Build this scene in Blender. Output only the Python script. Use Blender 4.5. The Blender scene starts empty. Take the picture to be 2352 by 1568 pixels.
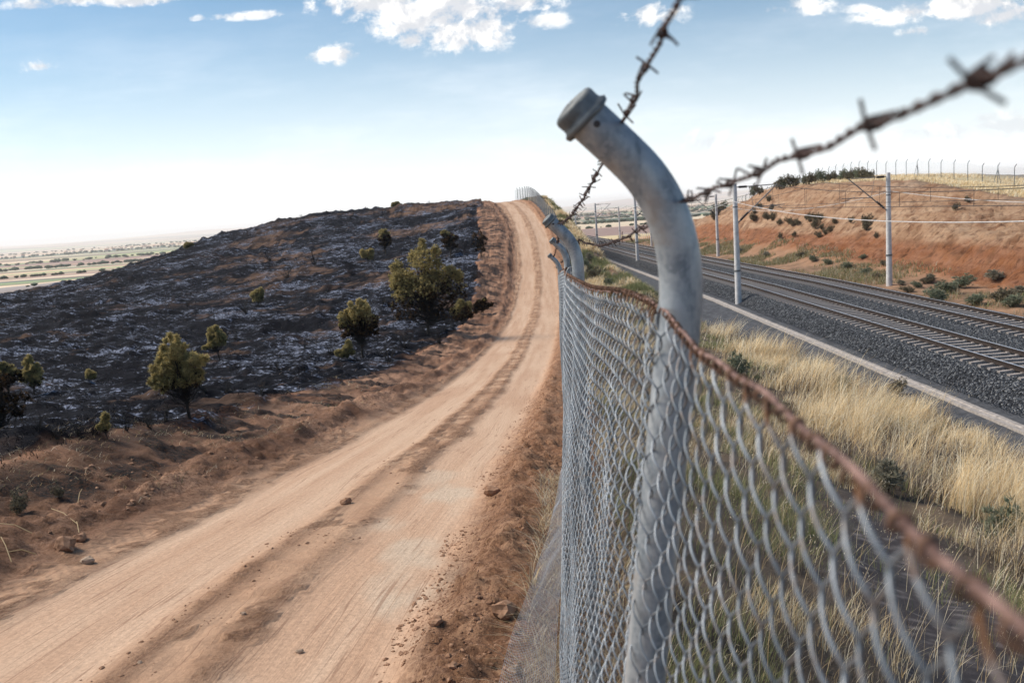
import bpy, math
import numpy as np
from mathutils import Matrix, Vector

# ---------------------------------------------------------------- camera, world, sun, exposure
scn = bpy.context.scene
col = scn.collection
RNG = np.random.default_rng(7)
F = 2090.0; ROLL = math.radians(4.06); PITCH = math.atan(299.6 / F)       # camera solved from the masts and rails; eye at the origin
U0 = np.array([0, math.sin(PITCH), math.cos(PITCH)]); FW = np.array([0, math.cos(PITCH), -math.sin(PITCH)])
XA = np.array([1.0, 0, 0])
RC = math.cos(ROLL) * XA - math.sin(ROLL) * U0
UC = math.sin(ROLL) * XA + math.cos(ROLL) * U0
cam_d = bpy.data.cameras.new("camera"); cam = bpy.data.objects.new("camera", cam_d); col.objects.link(cam)
cam.matrix_world = Matrix(((RC[0], UC[0], -FW[0], 0), (RC[1], UC[1], -FW[1], 0), (RC[2], UC[2], -FW[2], 0), (0, 0, 0, 1)))
cam_d.sensor_width = 36; cam_d.lens = 36 * F / 2352
cam_d.clip_start = 0.03; cam_d.clip_end = 60000
cam_d.dof.use_dof = True; cam_d.dof.focus_distance = 5.0; cam_d.dof.aperture_fstop = 8.0
scn.camera = cam
scn.view_settings.view_transform = 'Standard'; scn.view_settings.look = 'None'
scn.view_settings.exposure = 0.50; scn.view_settings.gamma = 1
scn.cycles.max_bounces = 6; scn.cycles.transparent_max_bounces = 24; scn.cycles.volume_bounces = 2
scn.cycles.use_denoising = True

SUN_AZ = math.radians(-72); SUN_EL = math.radians(46)      # azimuth from +Y towards +X
sd = bpy.data.lights.new("sun", 'SUN'); so = bpy.data.objects.new("sun", sd); col.objects.link(so)
sd.energy = 3.6; sd.angle = math.radians(30.0); sd.color = (1.0, 0.89, 0.76)
sv = Vector((math.sin(SUN_AZ) * math.cos(SUN_EL), math.cos(SUN_AZ) * math.cos(SUN_EL), math.sin(SUN_EL)))
so.rotation_euler = sv.to_track_quat('Z', 'Y').to_euler()

class NT:
    """small helper for node trees"""
    def __init__(s, tree): s.t = tree; s.n = tree.nodes; s.l = tree.links
    def N(s, typ, **kw):
        n = s.n.new(typ)
        for k, v in kw.items():
            if k.startswith('i_'):
                key = k[2:]
                key = int(key) if key.isdigit() else key.replace('_', ' ')
                s.put(n.inputs[key], v)
            else: setattr(n, k, v)
        return n
    def put(s, inp, v):
        if isinstance(v, bpy.types.NodeSocket): s.l.new(v, inp)
        elif isinstance(v, (tuple, list)) and inp.type == 'RGBA' and len(v) == 3: inp.default_value = (*v, 1)
        else: inp.default_value = v
    def M(s, op, a, b=0.0, c=None, clamp=False):
        n = s.n.new('ShaderNodeMath'); n.operation = op; n.use_clamp = clamp
        s.put(n.inputs[0], a); s.put(n.inputs[1], b)
        if c is not None: s.put(n.inputs[2], c)
        return n.outputs[0]
    def mix(s, f, a, b, mode='MIX'):
        n = s.n.new('ShaderNodeMix'); n.data_type = 'RGBA'; n.blend_type = mode
        s.put(n.inputs[0], f); s.put(n.inputs[6], a); s.put(n.inputs[7], b)
        return n.outputs[2]
    def noise(s, vec, scale, detail=4, rough=.55, dist=0.0):
        n = s.n.new('ShaderNodeTexNoise'); s.put(n.inputs['Vector'], vec)
        n.inputs['Scale'].default_value = scale; n.inputs['Detail'].default_value = detail
        n.inputs['Roughness'].default_value = rough; n.inputs['Distortion'].default_value = dist
        return n.outputs[0]
    def ramp(s, f, lo, hi, a=0.0, b=1.0, smooth=True):
        n = s.n.new('ShaderNodeMapRange'); n.interpolation_type = 'SMOOTHSTEP' if smooth else 'LINEAR'
        s.put(n.inputs[0], f); n.inputs[1].default_value = lo; n.inputs[2].default_value = hi
        n.inputs[3].default_value = a; n.inputs[4].default_value = b
        return n.outputs[0]
    def vmul(s, vec, xyz):
        n = s.n.new('ShaderNodeVectorMath'); n.operation = 'MULTIPLY'; s.put(n.inputs[0], vec); n.inputs[1].default_value = xyz
        return n.outputs[0]

def px_dir(px, py):
    return (px - 1176) / F * RC + (784 - py) / F * UC + FW

w = bpy.data.worlds.new("World"); scn.world = w; w.use_nodes = True
T = NT(w.node_tree); T.n.clear()
sky = T.N('ShaderNodeTexSky', sky_type='NISHITA', sun_disc=False, sun_elevation=SUN_EL, sun_rotation=SUN_AZ, altitude=300, air_density=1.0, dust_density=.6, ozone_density=3.5)
tc = T.N('ShaderNodeTexCoord'); sep = T.N('ShaderNodeSeparateXYZ', i_0=tc.outputs['Generated'])
yy = T.M('MAXIMUM', T.M('ABSOLUTE', sep.outputs[1]), .08)
P_ = T.M('DIVIDE', sep.outputs[0], yy); Q_ = T.M('DIVIDE', sep.outputs[2], yy)
vec = T.N('ShaderNodeCombineXYZ', i_0=P_, i_1=Q_).outputs[0]
n1 = T.noise(vec, 17, 9, .62, .3); n2 = T.noise(T.vmul(vec, (1, 1.6, 1)), 55, 6, .65)
# clouds: (px, py, half width, half height, thickness)
CL = [(1000, 28, 150, 50, 1), (1075, 72, 105, 42, 1), (860, 8, 130, 24, 1), (945, 92, 26, 14, 1), (1200, 8, 75, 20, 1), (1243, 50, 45, 16, .8),
      (770, 126, 56, 20, 1), (84, 154, 32, 12, .9), (565, 38, 66, 8, .8), (452, 43, 16, 6, .6), (180, 2, 110, 12, .9), (310, 2, 80, 11, .9),
      (1480, 36, 66, 26, 1), (1850, 12, 62, 24, .9), (2090, 28, 95, 24, 1), (2230, 14, 110, 26, 1), (2112, 72, 38, 10, .9), (2330, 32, 70, 28, 1),
      (1640, 326, 55, 22, .45), (2150, 306, 110, 20, .5), (2310, 292, 90, 26, .5), (1980, 20, 40, 10, .6), (1320, 318, 100, 14, .35)]
mask = None; thick = None
for (cx, cy, rx, ry, th) in CL:
    d = px_dir(cx, cy); p0 = d[0] / d[1]; q0 = d[2] / d[1]
    a = T.M('DIVIDE', T.M('SUBTRACT', P_, p0), rx / F * 1.3); b = T.M('DIVIDE', T.M('SUBTRACT', Q_, q0), ry / F * 1.4)
    # flatter bases: below the centre the ellipse is squeezed
    b2 = T.M('MULTIPLY', b, T.M('ADD', 1.0, T.M('MULTIPLY', T.M('LESS_THAN', b, 0.0), .25)))
    r = T.M('SQRT', T.M('ADD', T.M('MULTIPLY', a, a), T.M('MULTIPLY', b2, b2)))
    m = T.M('SUBTRACT', 1.0, r)
    # base shade of each cloud: lower part greyer
    if mask is None: bsel = b
    else:
        g_ = T.M('GREATER_THAN', m, mask); bsel = T.M('ADD', T.M('MULTIPLY', b, g_), T.M('MULTIPLY', bsel, T.M('SUBTRACT', 1.0, g_)))
    mask = m if mask is None else T.M('MAXIMUM', mask, m)
    s_ = T.M('MULTIPLY', T.ramp(m, -.5, .15), th)
    thick = s_ if thick is None else T.M('MAXIMUM', thick, s_)
dens = T.M('ADD', T.M('MULTIPLY', mask, .8), T.M('ADD', T.M('MULTIPLY', T.M('SUBTRACT', n1, .5), 3.2), T.M('MULTIPLY', T.M('SUBTRACT', n2, .5), 1.5)))
# same mask a little towards the light (up and left): less thickness there means a lit edge
vec_s = T.N('ShaderNodeVectorMath', operation='ADD', i_0=vec, i_1=(-.012, .016, 0)).outputs[0]
n1s = T.noise(vec_s, 17, 9, .62, .3)
alpha = T.M('MULTIPLY', T.ramp(dens, -.08, .62), thick)
lit = T.ramp(T.M('ADD', T.M('SUBTRACT', n1, n1s), T.M('MULTIPLY', T.M('SUBTRACT', .55, mask), .10)), -.07, .12)
under = T.M('MULTIPLY', T.ramp(T.M('ADD', bsel, T.M('MULTIPLY', T.M('SUBTRACT', n1, .5), 2.2)), .15, -.75), T.ramp(dens, .25, .9))
lit = T.M('MULTIPLY', lit, T.M('SUBTRACT', 1.0, T.M('MULTIPLY', under, .8)))
ccol = T.mix(lit, (6.6, 6.8, 7.2), (10.6, 10.4, 10.1))
# thin veil of high cloud low down
veil = T.M('MULTIPLY', T.ramp(T.noise(T.vmul(vec, (1, 4, 1)), 3.2, 6, .6), .42, .75), T.ramp(Q_, .30, .02))
base = T.mix(1.0, sky.outputs[0], (.92, 1.02, .98), 'MULTIPLY')
hz = T.M('POWER', T.ramp(Q_, .25, .0, smooth=False), 1.6)
base2 = T.mix(T.M('MULTIPLY', hz, .90), base, (11.0, 11.3, 11.8))
base3 = T.mix(T.M('MULTIPLY', veil, .45), base2, (11.2, 11.4, 11.8))
final = T.mix(alpha, base3, ccol)
bg = T.N('ShaderNodeBackground', i_Color=final, i_Strength=0.085)
T.l.new(bg.outputs[0], T.N('ShaderNodeOutputWorld').inputs[0])

# ---------------------------------------------------------------- helpers
def put(o, label=None, cat=None, group=None, kind=None):
    if label: o['label'] = label
    if cat: o['category'] = cat
    if group: o['group'] = group
    if kind: o['kind'] = kind
    return o

def empty(name, loc=(0, 0, 0), rz=0.0):
    o = bpy.data.objects.new(name, None); col.objects.link(o)
    o.location = loc; o.rotation_euler = (0, 0, rz); o.empty_display_size = .2
    return o

def mesh_np(name, V, Fc, mat=None, parent=None, smooth=True, attrs=None, colr=None, loc=None):
    """V (n,3), Fc (m,k) array or list of arrays with k=3 / 4"""
    me = bpy.data.meshes.new(name)
    V = np.asarray(V, np.float32)
    fl = [np.asarray(f) for f in (Fc if isinstance(Fc, list) else [Fc]) if len(f)]
    nl = sum(f.size for f in fl); nf = sum(len(f) for f in fl)
    me.vertices.add(len(V)); me.vertices.foreach_set('co', V.ravel())
    me.loops.add(nl); me.polygons.add(nf)
    me.loops.foreach_set('vertex_index', np.concatenate([f.ravel() for f in fl]).astype(np.int32))
    tot = np.concatenate([np.full(len(f), f.shape[1]) for f in fl]).astype(np.int32)
    st = np.concatenate([[0], np.cumsum(tot)[:-1]]).astype(np.int32)
    me.polygons.foreach_set('loop_start', st)
    try: me.polygons.foreach_set('loop_total', tot)
    except Exception: pass
    me.polygons.foreach_set('use_smooth', np.full(nf, bool(smooth)))
    me.update(calc_edges=True)
    if colr is not None:
        a = me.color_attributes.new('Col', 'FLOAT_COLOR', 'POINT')
        c = np.ones((len(V), 4), np.float32); c[:, :3] = colr; a.data.foreach_set('color', c.ravel())
    for k, v in (attrs or {}).items():
        a = me.attributes.new(k, 'FLOAT', 'POINT'); a.data.foreach_set('value', np.asarray(v, np.float32))
    if mat: me.materials.append(mat)
    o = bpy.data.objects.new(name, me); col.objects.link(o)
    if parent: o.parent = parent
    if loc is not None: o.location = loc
    return o

def copy_tree(o, parent=None):
    c = o.copy(); col.objects.link(c)
    if parent: c.parent = parent
    for ch in list(o.children): copy_tree(ch, c)
    return c

class MB:
    """collects pieces into one mesh"""
    def __init__(s): s.v = []; s.f3 = []; s.f4 = []; s.n = 0; s.c = []
    def add(s, V, Fc, c=None):
        V = np.asarray(V, float).reshape(-1, 3)
        for f in (Fc if isinstance(Fc, list) else [Fc]):
            f = np.asarray(f)
            if len(f): (s.f3 if f.shape[1] == 3 else s.f4).append(f + s.n)
        s.v.append(V); s.n += len(V)
        if c is not None: s.c.append(np.broadcast_to(np.asarray(c, float), (len(V), 3)))
        return s
    def box(s, x0, y0, z0, x1, y1, z1):
        V = [(x, y, z) for z in (z0, z1) for (x, y) in ((x0, y0), (x1, y0), (x1, y1), (x0, y1))]
        return s.add(V, np.array([(3, 2, 1, 0), (4, 5, 6, 7), (0, 1, 5, 4), (1, 2, 6, 5), (2, 3, 7, 6), (3, 0, 4, 7)]))
    def tube(s, P, r, sides=8, ref=None, cap=True, c=None):
        V, f = tube(P, r, sides, ref); s.add(V, f, c)
        if cap:
            k = sides
            for idx, flip in ((0, True), (len(P) - 1, False)):
                ring = V[idx * k:(idx + 1) * k]; cen = ring.mean(0)
                tri = np.array([(i, (i + 1) % k, k) for i in range(k)])
                if flip: tri = tri[:, ::-1]
                s.add(np.vstack([ring, cen]), tri, c)
        return s
    def build(s, name, mat, parent=None, smooth=True, loc=None):
        fs = []
        if s.f3: fs.append(np.vstack(s.f3))
        if s.f4: fs.append(np.vstack(s.f4))
        return mesh_np(name, np.vstack(s.v), fs, mat, parent, smooth, colr=np.vstack(s.c) if s.c else None, loc=loc)

def tube(P, r, sides=8, ref=None):
    P = np.asarray(P, float); n = len(P)
    t = np.gradient(P, axis=0); t /= np.linalg.norm(t, axis=1, keepdims=True) + 1e-12
    if ref is None:
        m = np.abs(t.mean(0)); ref = np.eye(3)[int(np.argmin(m))]
    a = np.cross(t, np.asarray(ref, float)); a /= np.linalg.norm(a, axis=1, keepdims=True) + 1e-12
    b = np.cross(t, a)
    th = np.arange(sides) / sides * 2 * np.pi
    r = np.broadcast_to(np.asarray(r, float), (n,))
    V = P[:, None] + r[:, None, None] * (np.cos(th)[None, :, None] * a[:, None] + np.sin(th)[None, :, None] * b[:, None])
    i = np.arange(n - 1)[:, None] * sides; j = np.arange(sides)[None]; j2 = (j + 1) % sides
    f = np.stack([i + j, i + j2, i + sides + j2, i + sides + j], -1).reshape(-1, 4)
    return V.reshape(-1, 3), f

def tubes(PP, r, sides, ref):
    """PP (W,N,3) many polylines at once; fixed reference vector"""
    W, n, _ = PP.shape
    t = np.gradient(PP, axis=1); t /= np.linalg.norm(t, axis=2, keepdims=True) + 1e-12
    a = np.cross(t, np.asarray(ref, float)); a /= np.linalg.norm(a, axis=2, keepdims=True) + 1e-12
    b = np.cross(t, a)
    th = np.arange(sides) / sides * 2 * np.pi
    V = PP[:, :, None] + r * (np.cos(th)[None, None, :, None] * a[:, :, None] + np.sin(th)[None, None, :, None] * b[:, :, None])
    w_ = np.arange(W)[:, None, None] * n * sides; i = np.arange(n - 1)[None, :, None] * sides; j = np.arange(sides)[None, None]; j2 = (j + 1) % sides
    f = np.stack([w_ + i + j, w_ + i + j2, w_ + i + sides + j2, w_ + i + sides + j], -1).reshape(-1, 4)
    return V.reshape(-1, 3), f

def _h(ix, iy, seed):
    n = (ix.astype(np.int64) * 374761393 + iy.astype(np.int64) * 668265263 + seed * 1442695041) & 0xffffffff
    n = ((n ^ (n >> 13)) * 1274126177) & 0xffffffff
    return ((n ^ (n >> 16)) & 0xffff) / 65535.0

def vn(x, y, seed=0):
    x = np.asarray(x, float); y = np.asarray(y, float)
    ix = np.floor(x); iy = np.floor(y); fx = x - ix; fy = y - iy
    fx = fx * fx * (3 - 2 * fx); fy = fy * fy * (3 - 2 * fy)
    a = _h(ix, iy, seed); b = _h(ix + 1, iy, seed); c = _h(ix, iy + 1, seed); d = _h(ix + 1, iy + 1, seed)
    return (a + (b - a) * fx) * (1 - fy) + (c + (d - c) * fx) * fy

def fbm(x, y, seed=0, oc=4, g=.5):
    s = 0; a = 1; t = 0
    for o in range(oc):
        k = 2.03 ** o; ang = .7 * o
        s = s + a * vn((x * math.cos(ang) - y * math.sin(ang)) * k, (x * math.sin(ang) + y * math.cos(ang)) * k, seed + o * 17); t += a; a *= g
    return s / t

def ss(x, a, b): 
    t = np.clip((x - a) / (b - a), 0, 1); return t * t * (3 - 2 * t)

def pchip(xk, yk, x):
    xk = np.asarray(xk, float); yk = np.asarray(yk, float)
    h = np.diff(xk); d = np.diff(yk) / h
    m = np.zeros(len(xk)); m[0] = d[0]; m[-1] = d[-1]
    k = d[:-1] * d[1:] > 0
    w1 = 2 * h[1:] + h[:-1]; w2 = h[1:] + 2 * h[:-1]
    with np.errstate(divide='ignore', invalid='ignore'):
        mm = (w1 + w2) / (w1 / d[:-1] + w2 / d[1:])
    m[1:-1] = np.where(k, mm, 0)
    xc = np.clip(x, xk[0], xk[-1]); i = np.clip(np.searchsorted(xk, xc) - 1, 0, len(h) - 1)
    t = (xc - xk[i]) / h[i]; t2 = t * t; t3 = t2 * t
    return yk[i] * (2 * t3 - 3 * t2 + 1) + h[i] * m[i] * (t3 - 2 * t2 + t) + yk[i + 1] * (-2 * t3 + 3 * t2) + h[i] * m[i + 1] * (t3 - t2)

def cv(*kv):
    k = np.array(kv[0::2], float); v = np.array(kv[1::2], float)
    return lambda y: pchip(k, v, np.asarray(y, float))

# ---------------------------------------------------------------- terrain (heights relative to the eye)
roadz = cv(-300, 1, -60, -.6, -5, -1.72, 0, -2.0, 5, -2.38, 14, -3.45, 32, -5.45, 50, -6.45, 62, -6.52, 75, -5.7, 100, -2.75, 130, .2, 150, 1.42, 160, 1.55, 180, .6, 210, -4, 260, -10, 400, -12)
fx_ = cv(-300, -2, -5, -.12, 0, .10, 4, .24, 7, .43, 10, .6, 13, .83, 32, 2.2, 62, 4.4, 85, 5.4, 100, 5.6, 112, 5.3, 130, 4.9, 142, 4.5, 150, 3.95, 155, 3.4, 160, 2.75, 164, 2.1, 175, 1.2, 260, 1)
fz_ = lambda y: roadz(y) + np.interp(y, [-5, 4, 30, 90, 130, 160], [-.02, .02, .05, .1, .15, 0])
RL = cv(-300, -6, -5, -5.0, 4, -4.4, 10, -3.7, 14, -3.35, 32, -2.1, 62, -.1, 80, .5, 100, .8, 130, -.4, 150, -1.5, 260, -4)
EX = cv(-300, -9, -5, -8, 4, -6.1, 10, -5.6, 18, -5.45, 30, -4.3, 45, -3.1, 55, -2.5, 75, -2.4, 100, -2.6, 150, -3.8, 260, -7)
EZ = cv(-300, 1, -5, -1.7, 4, -1.95, 10, -2.35, 18, -3.5, 30, -4.95, 45, -5.95, 55, -6.3, 75, -4.9, 100, -2.2, 150, 1.75, 180, 1.3, 220, -3, 260, -9)
TZ = lambda y: -6.85 - .01 * np.maximum(np.asarray(y, float) - 60, 0)
S1X = cv(-300, 3.6, 4, 3.6, 10, 4.4, 20, 5.5, 35, 7, 50, 8.3, 60, 8.9, 80, 9, 100, 8.6, 130, 8.3, 150, 7.2, 170, 7, 260, 7)
S1Z = cv(-300, -2, -5, -3.2, 4, -3.9, 10, -4.5, 20, -5.3, 35, -6.0, 50, -6.3, 60, -5.95, 80, -5.4, 100, -3.9, 130, -.95, 142, .3, 150, 1.3, 165, 1.5, 190, -1, 230, -7, 260, -8.6)
W1Z = cv(-300, -6.5, 50, -6.8, 68, -6.4, 82, -6.2, 99, -5.9, 140, -7.0, 160, -7.6, 190, -8, 260, -9)
W2Z = cv(-300, -4.4, 50, -4.4, 79, -4.6, 99, -4.7, 130, -4.75, 154, -4.9, 175, -6.5, 200, -8.4, 260, -9)
W4Z = cv(-300, -3, 40, -3, 70, -1.9, 85, -.5, 94, .30, 109, .55, 125, .68, 137, .45, 150, -.85, 169, -2.8, 187, -4.5, 205, -8.4, 260, -9)
W5Z = cv(-300, -4, 0, -4, 60, -3.2, 83, -1.75, 89.5, -1.2, 98, -.5, 104, .1, 110, .5, 121, .85, 131, 1.2, 140, 1.05, 149, .75, 158, .1, 168, -.7, 179, -1.6, 190, -2.4, 210, -6, 240, -9, 260, -9)
G1Z = cv(-300, 0, -5, -2.2, 4, -2.6, 10, -3.0, 20, -4.2, 35, -5.4, 60, -6.6, 80, -5.6, 100, -3.8, 130, -.4, 150, 2.0, 180, 1.3, 220, -4, 260, -9)
G2Z = cv(-300, -2, -5, -3.5, 10, -4, 20, -4.7, 35, -5.6, 60, -6.6, 80, -6.2, 100, -4.4, 130, -1, 150, 1.35, 175, .9, 215, -5, 260, -10)
G3Z = cv(-300, -3, 0, -4.5, 20, -5, 40, -5.6, 60, -6, 80, -5.9, 100, -5.2, 130, -2.6, 150, -.7, 170, -1.4, 210, -7, 260, -12)
G4Z = cv(-300, -3, 30, -5.2, 60, -5.9, 80, -6.0, 100, -6.1, 120, -6.5, 150, -8.2, 200, -14, 260, -17)
G5Z = cv(-300, -4, 60, -6.0, 100, -7.6, 150, -10, 200, -15, 260, -17)

PXE = cv(-300, 12.3, 20, 12.3, 30, 12.1, 38, 11.2, 47, 10.3, 66, 10.5, 100, 11.3, 260, 11.3)
def plain(x, y):
    r = np.maximum(np.hypot(x, y), 60.)
    z = np.interp(np.log(r), np.log([60, 150, 250, 500, 900, 2000, 5000, 9000, 13000, 20000]), [-8, -8.5, -9.6, -14, -20, -27, -36, -42, -20, 0])
    z = z + np.where(x < -80, -5 * ss(r, 150, 300) * ss(-x, 80, 250), 0)
    hills = np.maximum(vn(x / 2600 + 3, y / 2600, 5) - .42, 0) * 190 * ss(r, 7500, 13000)
    return z + (vn(x / 700, y / 700, 9) - .5) * 3 * ss(r, 250, 1200) + hills

def knots(y):
    """cross-section of the land at distance y: x and z of its feature lines"""
    t = TZ(y); fx = fx_(y); fz = fz_(y); rz = roadz(y); ex = EX(y); ez = EZ(y); rl = RL(y)
    g = 1 - ss(y, 70, 95) * .35
    K = [(-3000, plain(-3000, y)), (-300, plain(-300, y)), (-160, -14 - 6 * ss(y, 60, 220)), (-100, G5Z(y)), (-66, G4Z(y)), (-45, G3Z(y)), (-30, G2Z(y)), (-12.5, G1Z(y)),
         (ex, ez), ((ex + rl) / 2, (ez + rz) / 2 - .02 + .28 * ss(y, 70, 90)), (rl, rz + .10), (rl + .6, rz), ((rl + fx) / 2, rz + .02), (fx - .9, rz), (fx - .35, rz + .07), (fx + .15, fz - .02), (fx + .8, fz - .3),
         (S1X(y), S1Z(y)), (float(PXE(y)), t + .02), (14.3, t), (15.5, t + .575), (22.8, t + .575), (24.0, t + .02), (26.3, t + .1), (30, W1Z(y)), (33, W2Z(y)), (34.2, W2Z(y) + .9), (38.5, W4Z(y) - .7), (41, W4Z(y)),
         (50, W5Z(y)), (58, W5Z(y) - .25), (75, W5Z(y) - 2.6), (120, W5Z(y) - 6), (260, plain(260, y)), (3000, plain(3000, y))]
    return np.array(K, float)

def axis_lines(fn, a, b):
    out = [a]
    while out[-1] < b: out.append(out[-1] + fn(out[-1]))
    return out
def dx(x):
    if x < -60: return .3 + (-60 - x) * .09
    if x < -9: return .13 + (-9 - x) * .0034
    if x < -5: return .075
    if x < 1.1: return .046
    if x < 14: return .12
    if x < 24.5: return .16
    if x < 42: return .17
    if x < 55: return .4
    return .5 + (x - 55) * .09
pos = [v for v in axis_lines(dx, 0.0, 16000)]
neg = [0.0]
while neg[-1] > -16000: neg.append(neg[-1] - dx(neg[-1] - 1e-6))
XL = np.array(sorted(set(neg[1:] + pos)))
def dy(y):
    if y < -10: return 1 + (-10 - y) * .1
    if y < 3: return .25
    if y < 7.5: return .046
    if y < 195: return .0062 * y
    return 1.2 + (y - 195) * .045
YL = [3.0]
while YL[-1] < 16000: YL.append(YL[-1] + dy(YL[-1]))
neg = [3.0]
while neg[-1] > -200: neg.append(neg[-1] - dy(neg[-1] - .26))
YL = np.array(neg[1:][::-1] + YL)
NX, NY = len(XL), len(YL)
Z = np.zeros((NY, NX))
for j, y in enumerate(YL):
    K = knots(y)
    Z[j] = pchip(K[:, 0], K[:, 1], XL)
XX, YY = np.meshgrid(XL, YL)
far = np.clip(ss(YY, 195, 265) + ss(-XX, 120, 260) + ss(XX, 110, 230), 0, 1)
Z = Z * (1 - far) + plain(XX, YY) * far
fxr = fx_(YY); exr = EX(YY); rlr = RL(YY)
near = 1 - ss(YY, 170, 260)
ewob = (fbm(XX / 1.7, YY / 2.3, 3, 4) - .5) * 1.5 + (fbm(XX * 1.8, YY * 1.2, 13, 3) - .5) * .9
burnt = ss(exr + ewob - XX, -.12, .12) * (1 - ss(YY, 185, 215)) * (1 - ss(-XX, 95, 130))
on_road = ss(XX, rlr - .2, rlr + .3) * (1 - ss(XX, fxr - .75, fxr - .45)) * near
verge = ss(XX, exr - .3, exr + .4) * (1 - ss(XX, rlr - .1, rlr + .5)) * near
berm = ss(XX, fxr - 1.1, fxr - .7) * (1 - ss(XX, fxr + .1, fxr + .4)) * near
pe = PXE(YY) + (fbm(YY * .4, XX * .0, 19, 3) - .5) * .8
bank = ss(XX, fxr + .1, fxr + .5) * (1 - ss(XX, pe - .3, pe + .3)) * near
path = ss(XX, pe - .3, pe + .3) * (1 - ss(XX, 14.4, 14.6)) * near
bal = ss(XX, 14.35, 14.55) * (1 - ss(XX, 24.0, 24.5)) * near
cut = ss(XX, 24.2, 24.6) * (1 - ss(XX, 115, 160)) * near
face = ss(XX, 29.2, 30.6) * (1 - ss(XX, 39.5, 41.2)) * (1 - ss(YY, 185, 205))
rt = [-.60, -.0]
# wheel tracks (centre lines) on the road
TL = cv(-300, -5, -5, -3.9, 4.8, -2.97, 14, -2.15, 32, -1.07, 62, 1.0, 80, 1.8, 100, 2.05, 130, 1.3, 150, .05, 200, -2)
TR = cv(-300, -3, -5, -1.9, 4.8, -1.04, 14, -.28, 32, .79, 62, 2.75, 80, 3.6, 100, 3.95, 130, 3.1, 150, 1.9, 200, 0)
wob = (fbm(XX * .15, YY * .35, 71, 3) - .5) * .5
dL = np.abs(XX - TL(YY) - wob * .5); dR = np.abs(XX - TR(YY) - wob * .5)
tw = .62 + .16 * (fbm(XX * .0, YY * .5, 72, 3) - .5) * 4 * .3
trackL = 1 - ss(dL, tw * .75, tw * 1.15); trackR = 1 - ss(dR, tw * .75, tw * 1.2)
track = np.maximum(trackL, trackR) * on_road
# displacement
D = np.zeros_like(Z)
rough = (fbm(XX * 5, YY * 5, 21, 4) - .5)
clod = np.maximum(fbm(XX * 9, YY * 9, 23, 3) - .52, 0)
D += on_road * (-.018 * track + (1 - track) * (rough * .03 + clod * .09 * ss(fbm(XX * .8, YY * .5, 25, 3), .42, .6)))
tread_v = YY + .55 * (XX)
edgeT = np.exp(-((XX - (TL(YY) - .78)) / .17) ** 2)
D += verge * ((fbm(XX * .7, YY * .45, 31, 4) - .5) * .22 + rough * .10 + clod * .20 + (fbm(XX * 3.5, YY * 1.1, 33, 4) - .5) * .10 + (fbm((XX - EX(YY)) * 1.3, YY * .12, 34, 3) - .5) * .30)
windrow = np.exp(-((XX - (rlr - .35 + (fbm(XX * 0, YY * .8, 36, 3) - .5) * .5)) / .22) ** 2) * near
D += windrow * (.10 + .16 * (fbm(XX * 4, YY * 4, 35, 3) - .4))
D += berm * ((fbm(XX * 2.3, YY * 1.6, 41, 4) - .5) * .14 + (fbm(XX * 7, YY * 7, 43, 4) - .5) * .09 + clod * .26)
ridge_ = np.exp(-((XX - (fxr - .62 + (fbm(XX * 0, YY * .9, 46, 3) - .5) * .35)) / .20) ** 2) * near
D += ridge_ * (.10 + .10 * (fbm(XX * 5, YY * 5, 47, 3) - .4))
D += bank * ((fbm(XX * .8, YY * .8, 51, 4) - .5) * .35)
tus = fbm(XX * .75, YY * .75, 61, 3); tus2 = fbm(XX * 2.1, YY * 2.1, 62, 3)
mound = np.maximum(tus - .52, 0) * .55 + np.maximum(tus2 - .50, 0) * .55 + (fbm(XX * .10, YY * .12, 66, 3) - .5) * 1.1 * ss(YY, 25, 70) + np.maximum(fbm(XX * .45, YY * .5, 67, 3) - .55, 0) * 1.6 * ss(YY, 15, 60)
D += burnt * mound
D += bal * ((vn(XX * 15, YY * 15, 77) - .5) * .05)
D += path * (fbm(XX * 3, YY * 3, 81, 3) - .5) * .03
ero = fbm(XX * .9, YY * .30, 91, 5, .6) - .5
rill = np.abs(fbm(XX * .20 + 4, YY * 1.3, 92, 4, .6) - .5) * 2
D += face * (ero * .5 - (1 - ss(rill, .0, .22)) * .22 + (fbm(XX * 2.2, YY * 2.4, 93, 4, .65) - .5) * .55 + (fbm(XX * .22, YY * .09, 95, 3) - .5) * 1.5)
D += cut * (1 - face) * (fbm(XX * .7, YY * .7, 94, 4) - .5) * .45 * ss(XX, 25, 27)
hump = ss(YY, 62, 85) * ss(XX, fxr + .4, fxr + 1.6) * (1 - ss(XX, 10.2, 11.5)) * (1 - ss(YY, 185, 210))
D += hump * ((fbm(XX * .35, YY * .2, 97, 4) - .45) * 1.6)
Z += D

def H(x, y):
    x = np.asarray(x, float); y = np.asarray(y, float)
    i = np.clip(np.searchsorted(XL, x) - 1, 0, NX - 2); j = np.clip(np.searchsorted(YL, y) - 1, 0, NY - 2)
    u = (x - XL[i]) / (XL[i + 1] - XL[i]); v = (y - YL[j]) / (YL[j + 1] - YL[j])
    return (Z[j, i] * (1 - u) + Z[j, i + 1] * u) * (1 - v) + (Z[j + 1, i] * (1 - u) + Z[j + 1, i + 1] * u) * v

def hit(px, py, y0=2.5, y1=400):
    """where a line of sight meets the land"""
    d = px_dir(px, py); d = d / d[1]
    ys = np.geomspace(y0, y1, 1500); g = H(d[0] * ys, ys) - d[2] * ys
    k = np.argmax(g > 0); y = ys[k] if g[k] > 0 else y1
    return np.array([d[0] * y, y, float(H(d[0] * y, y))])

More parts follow.
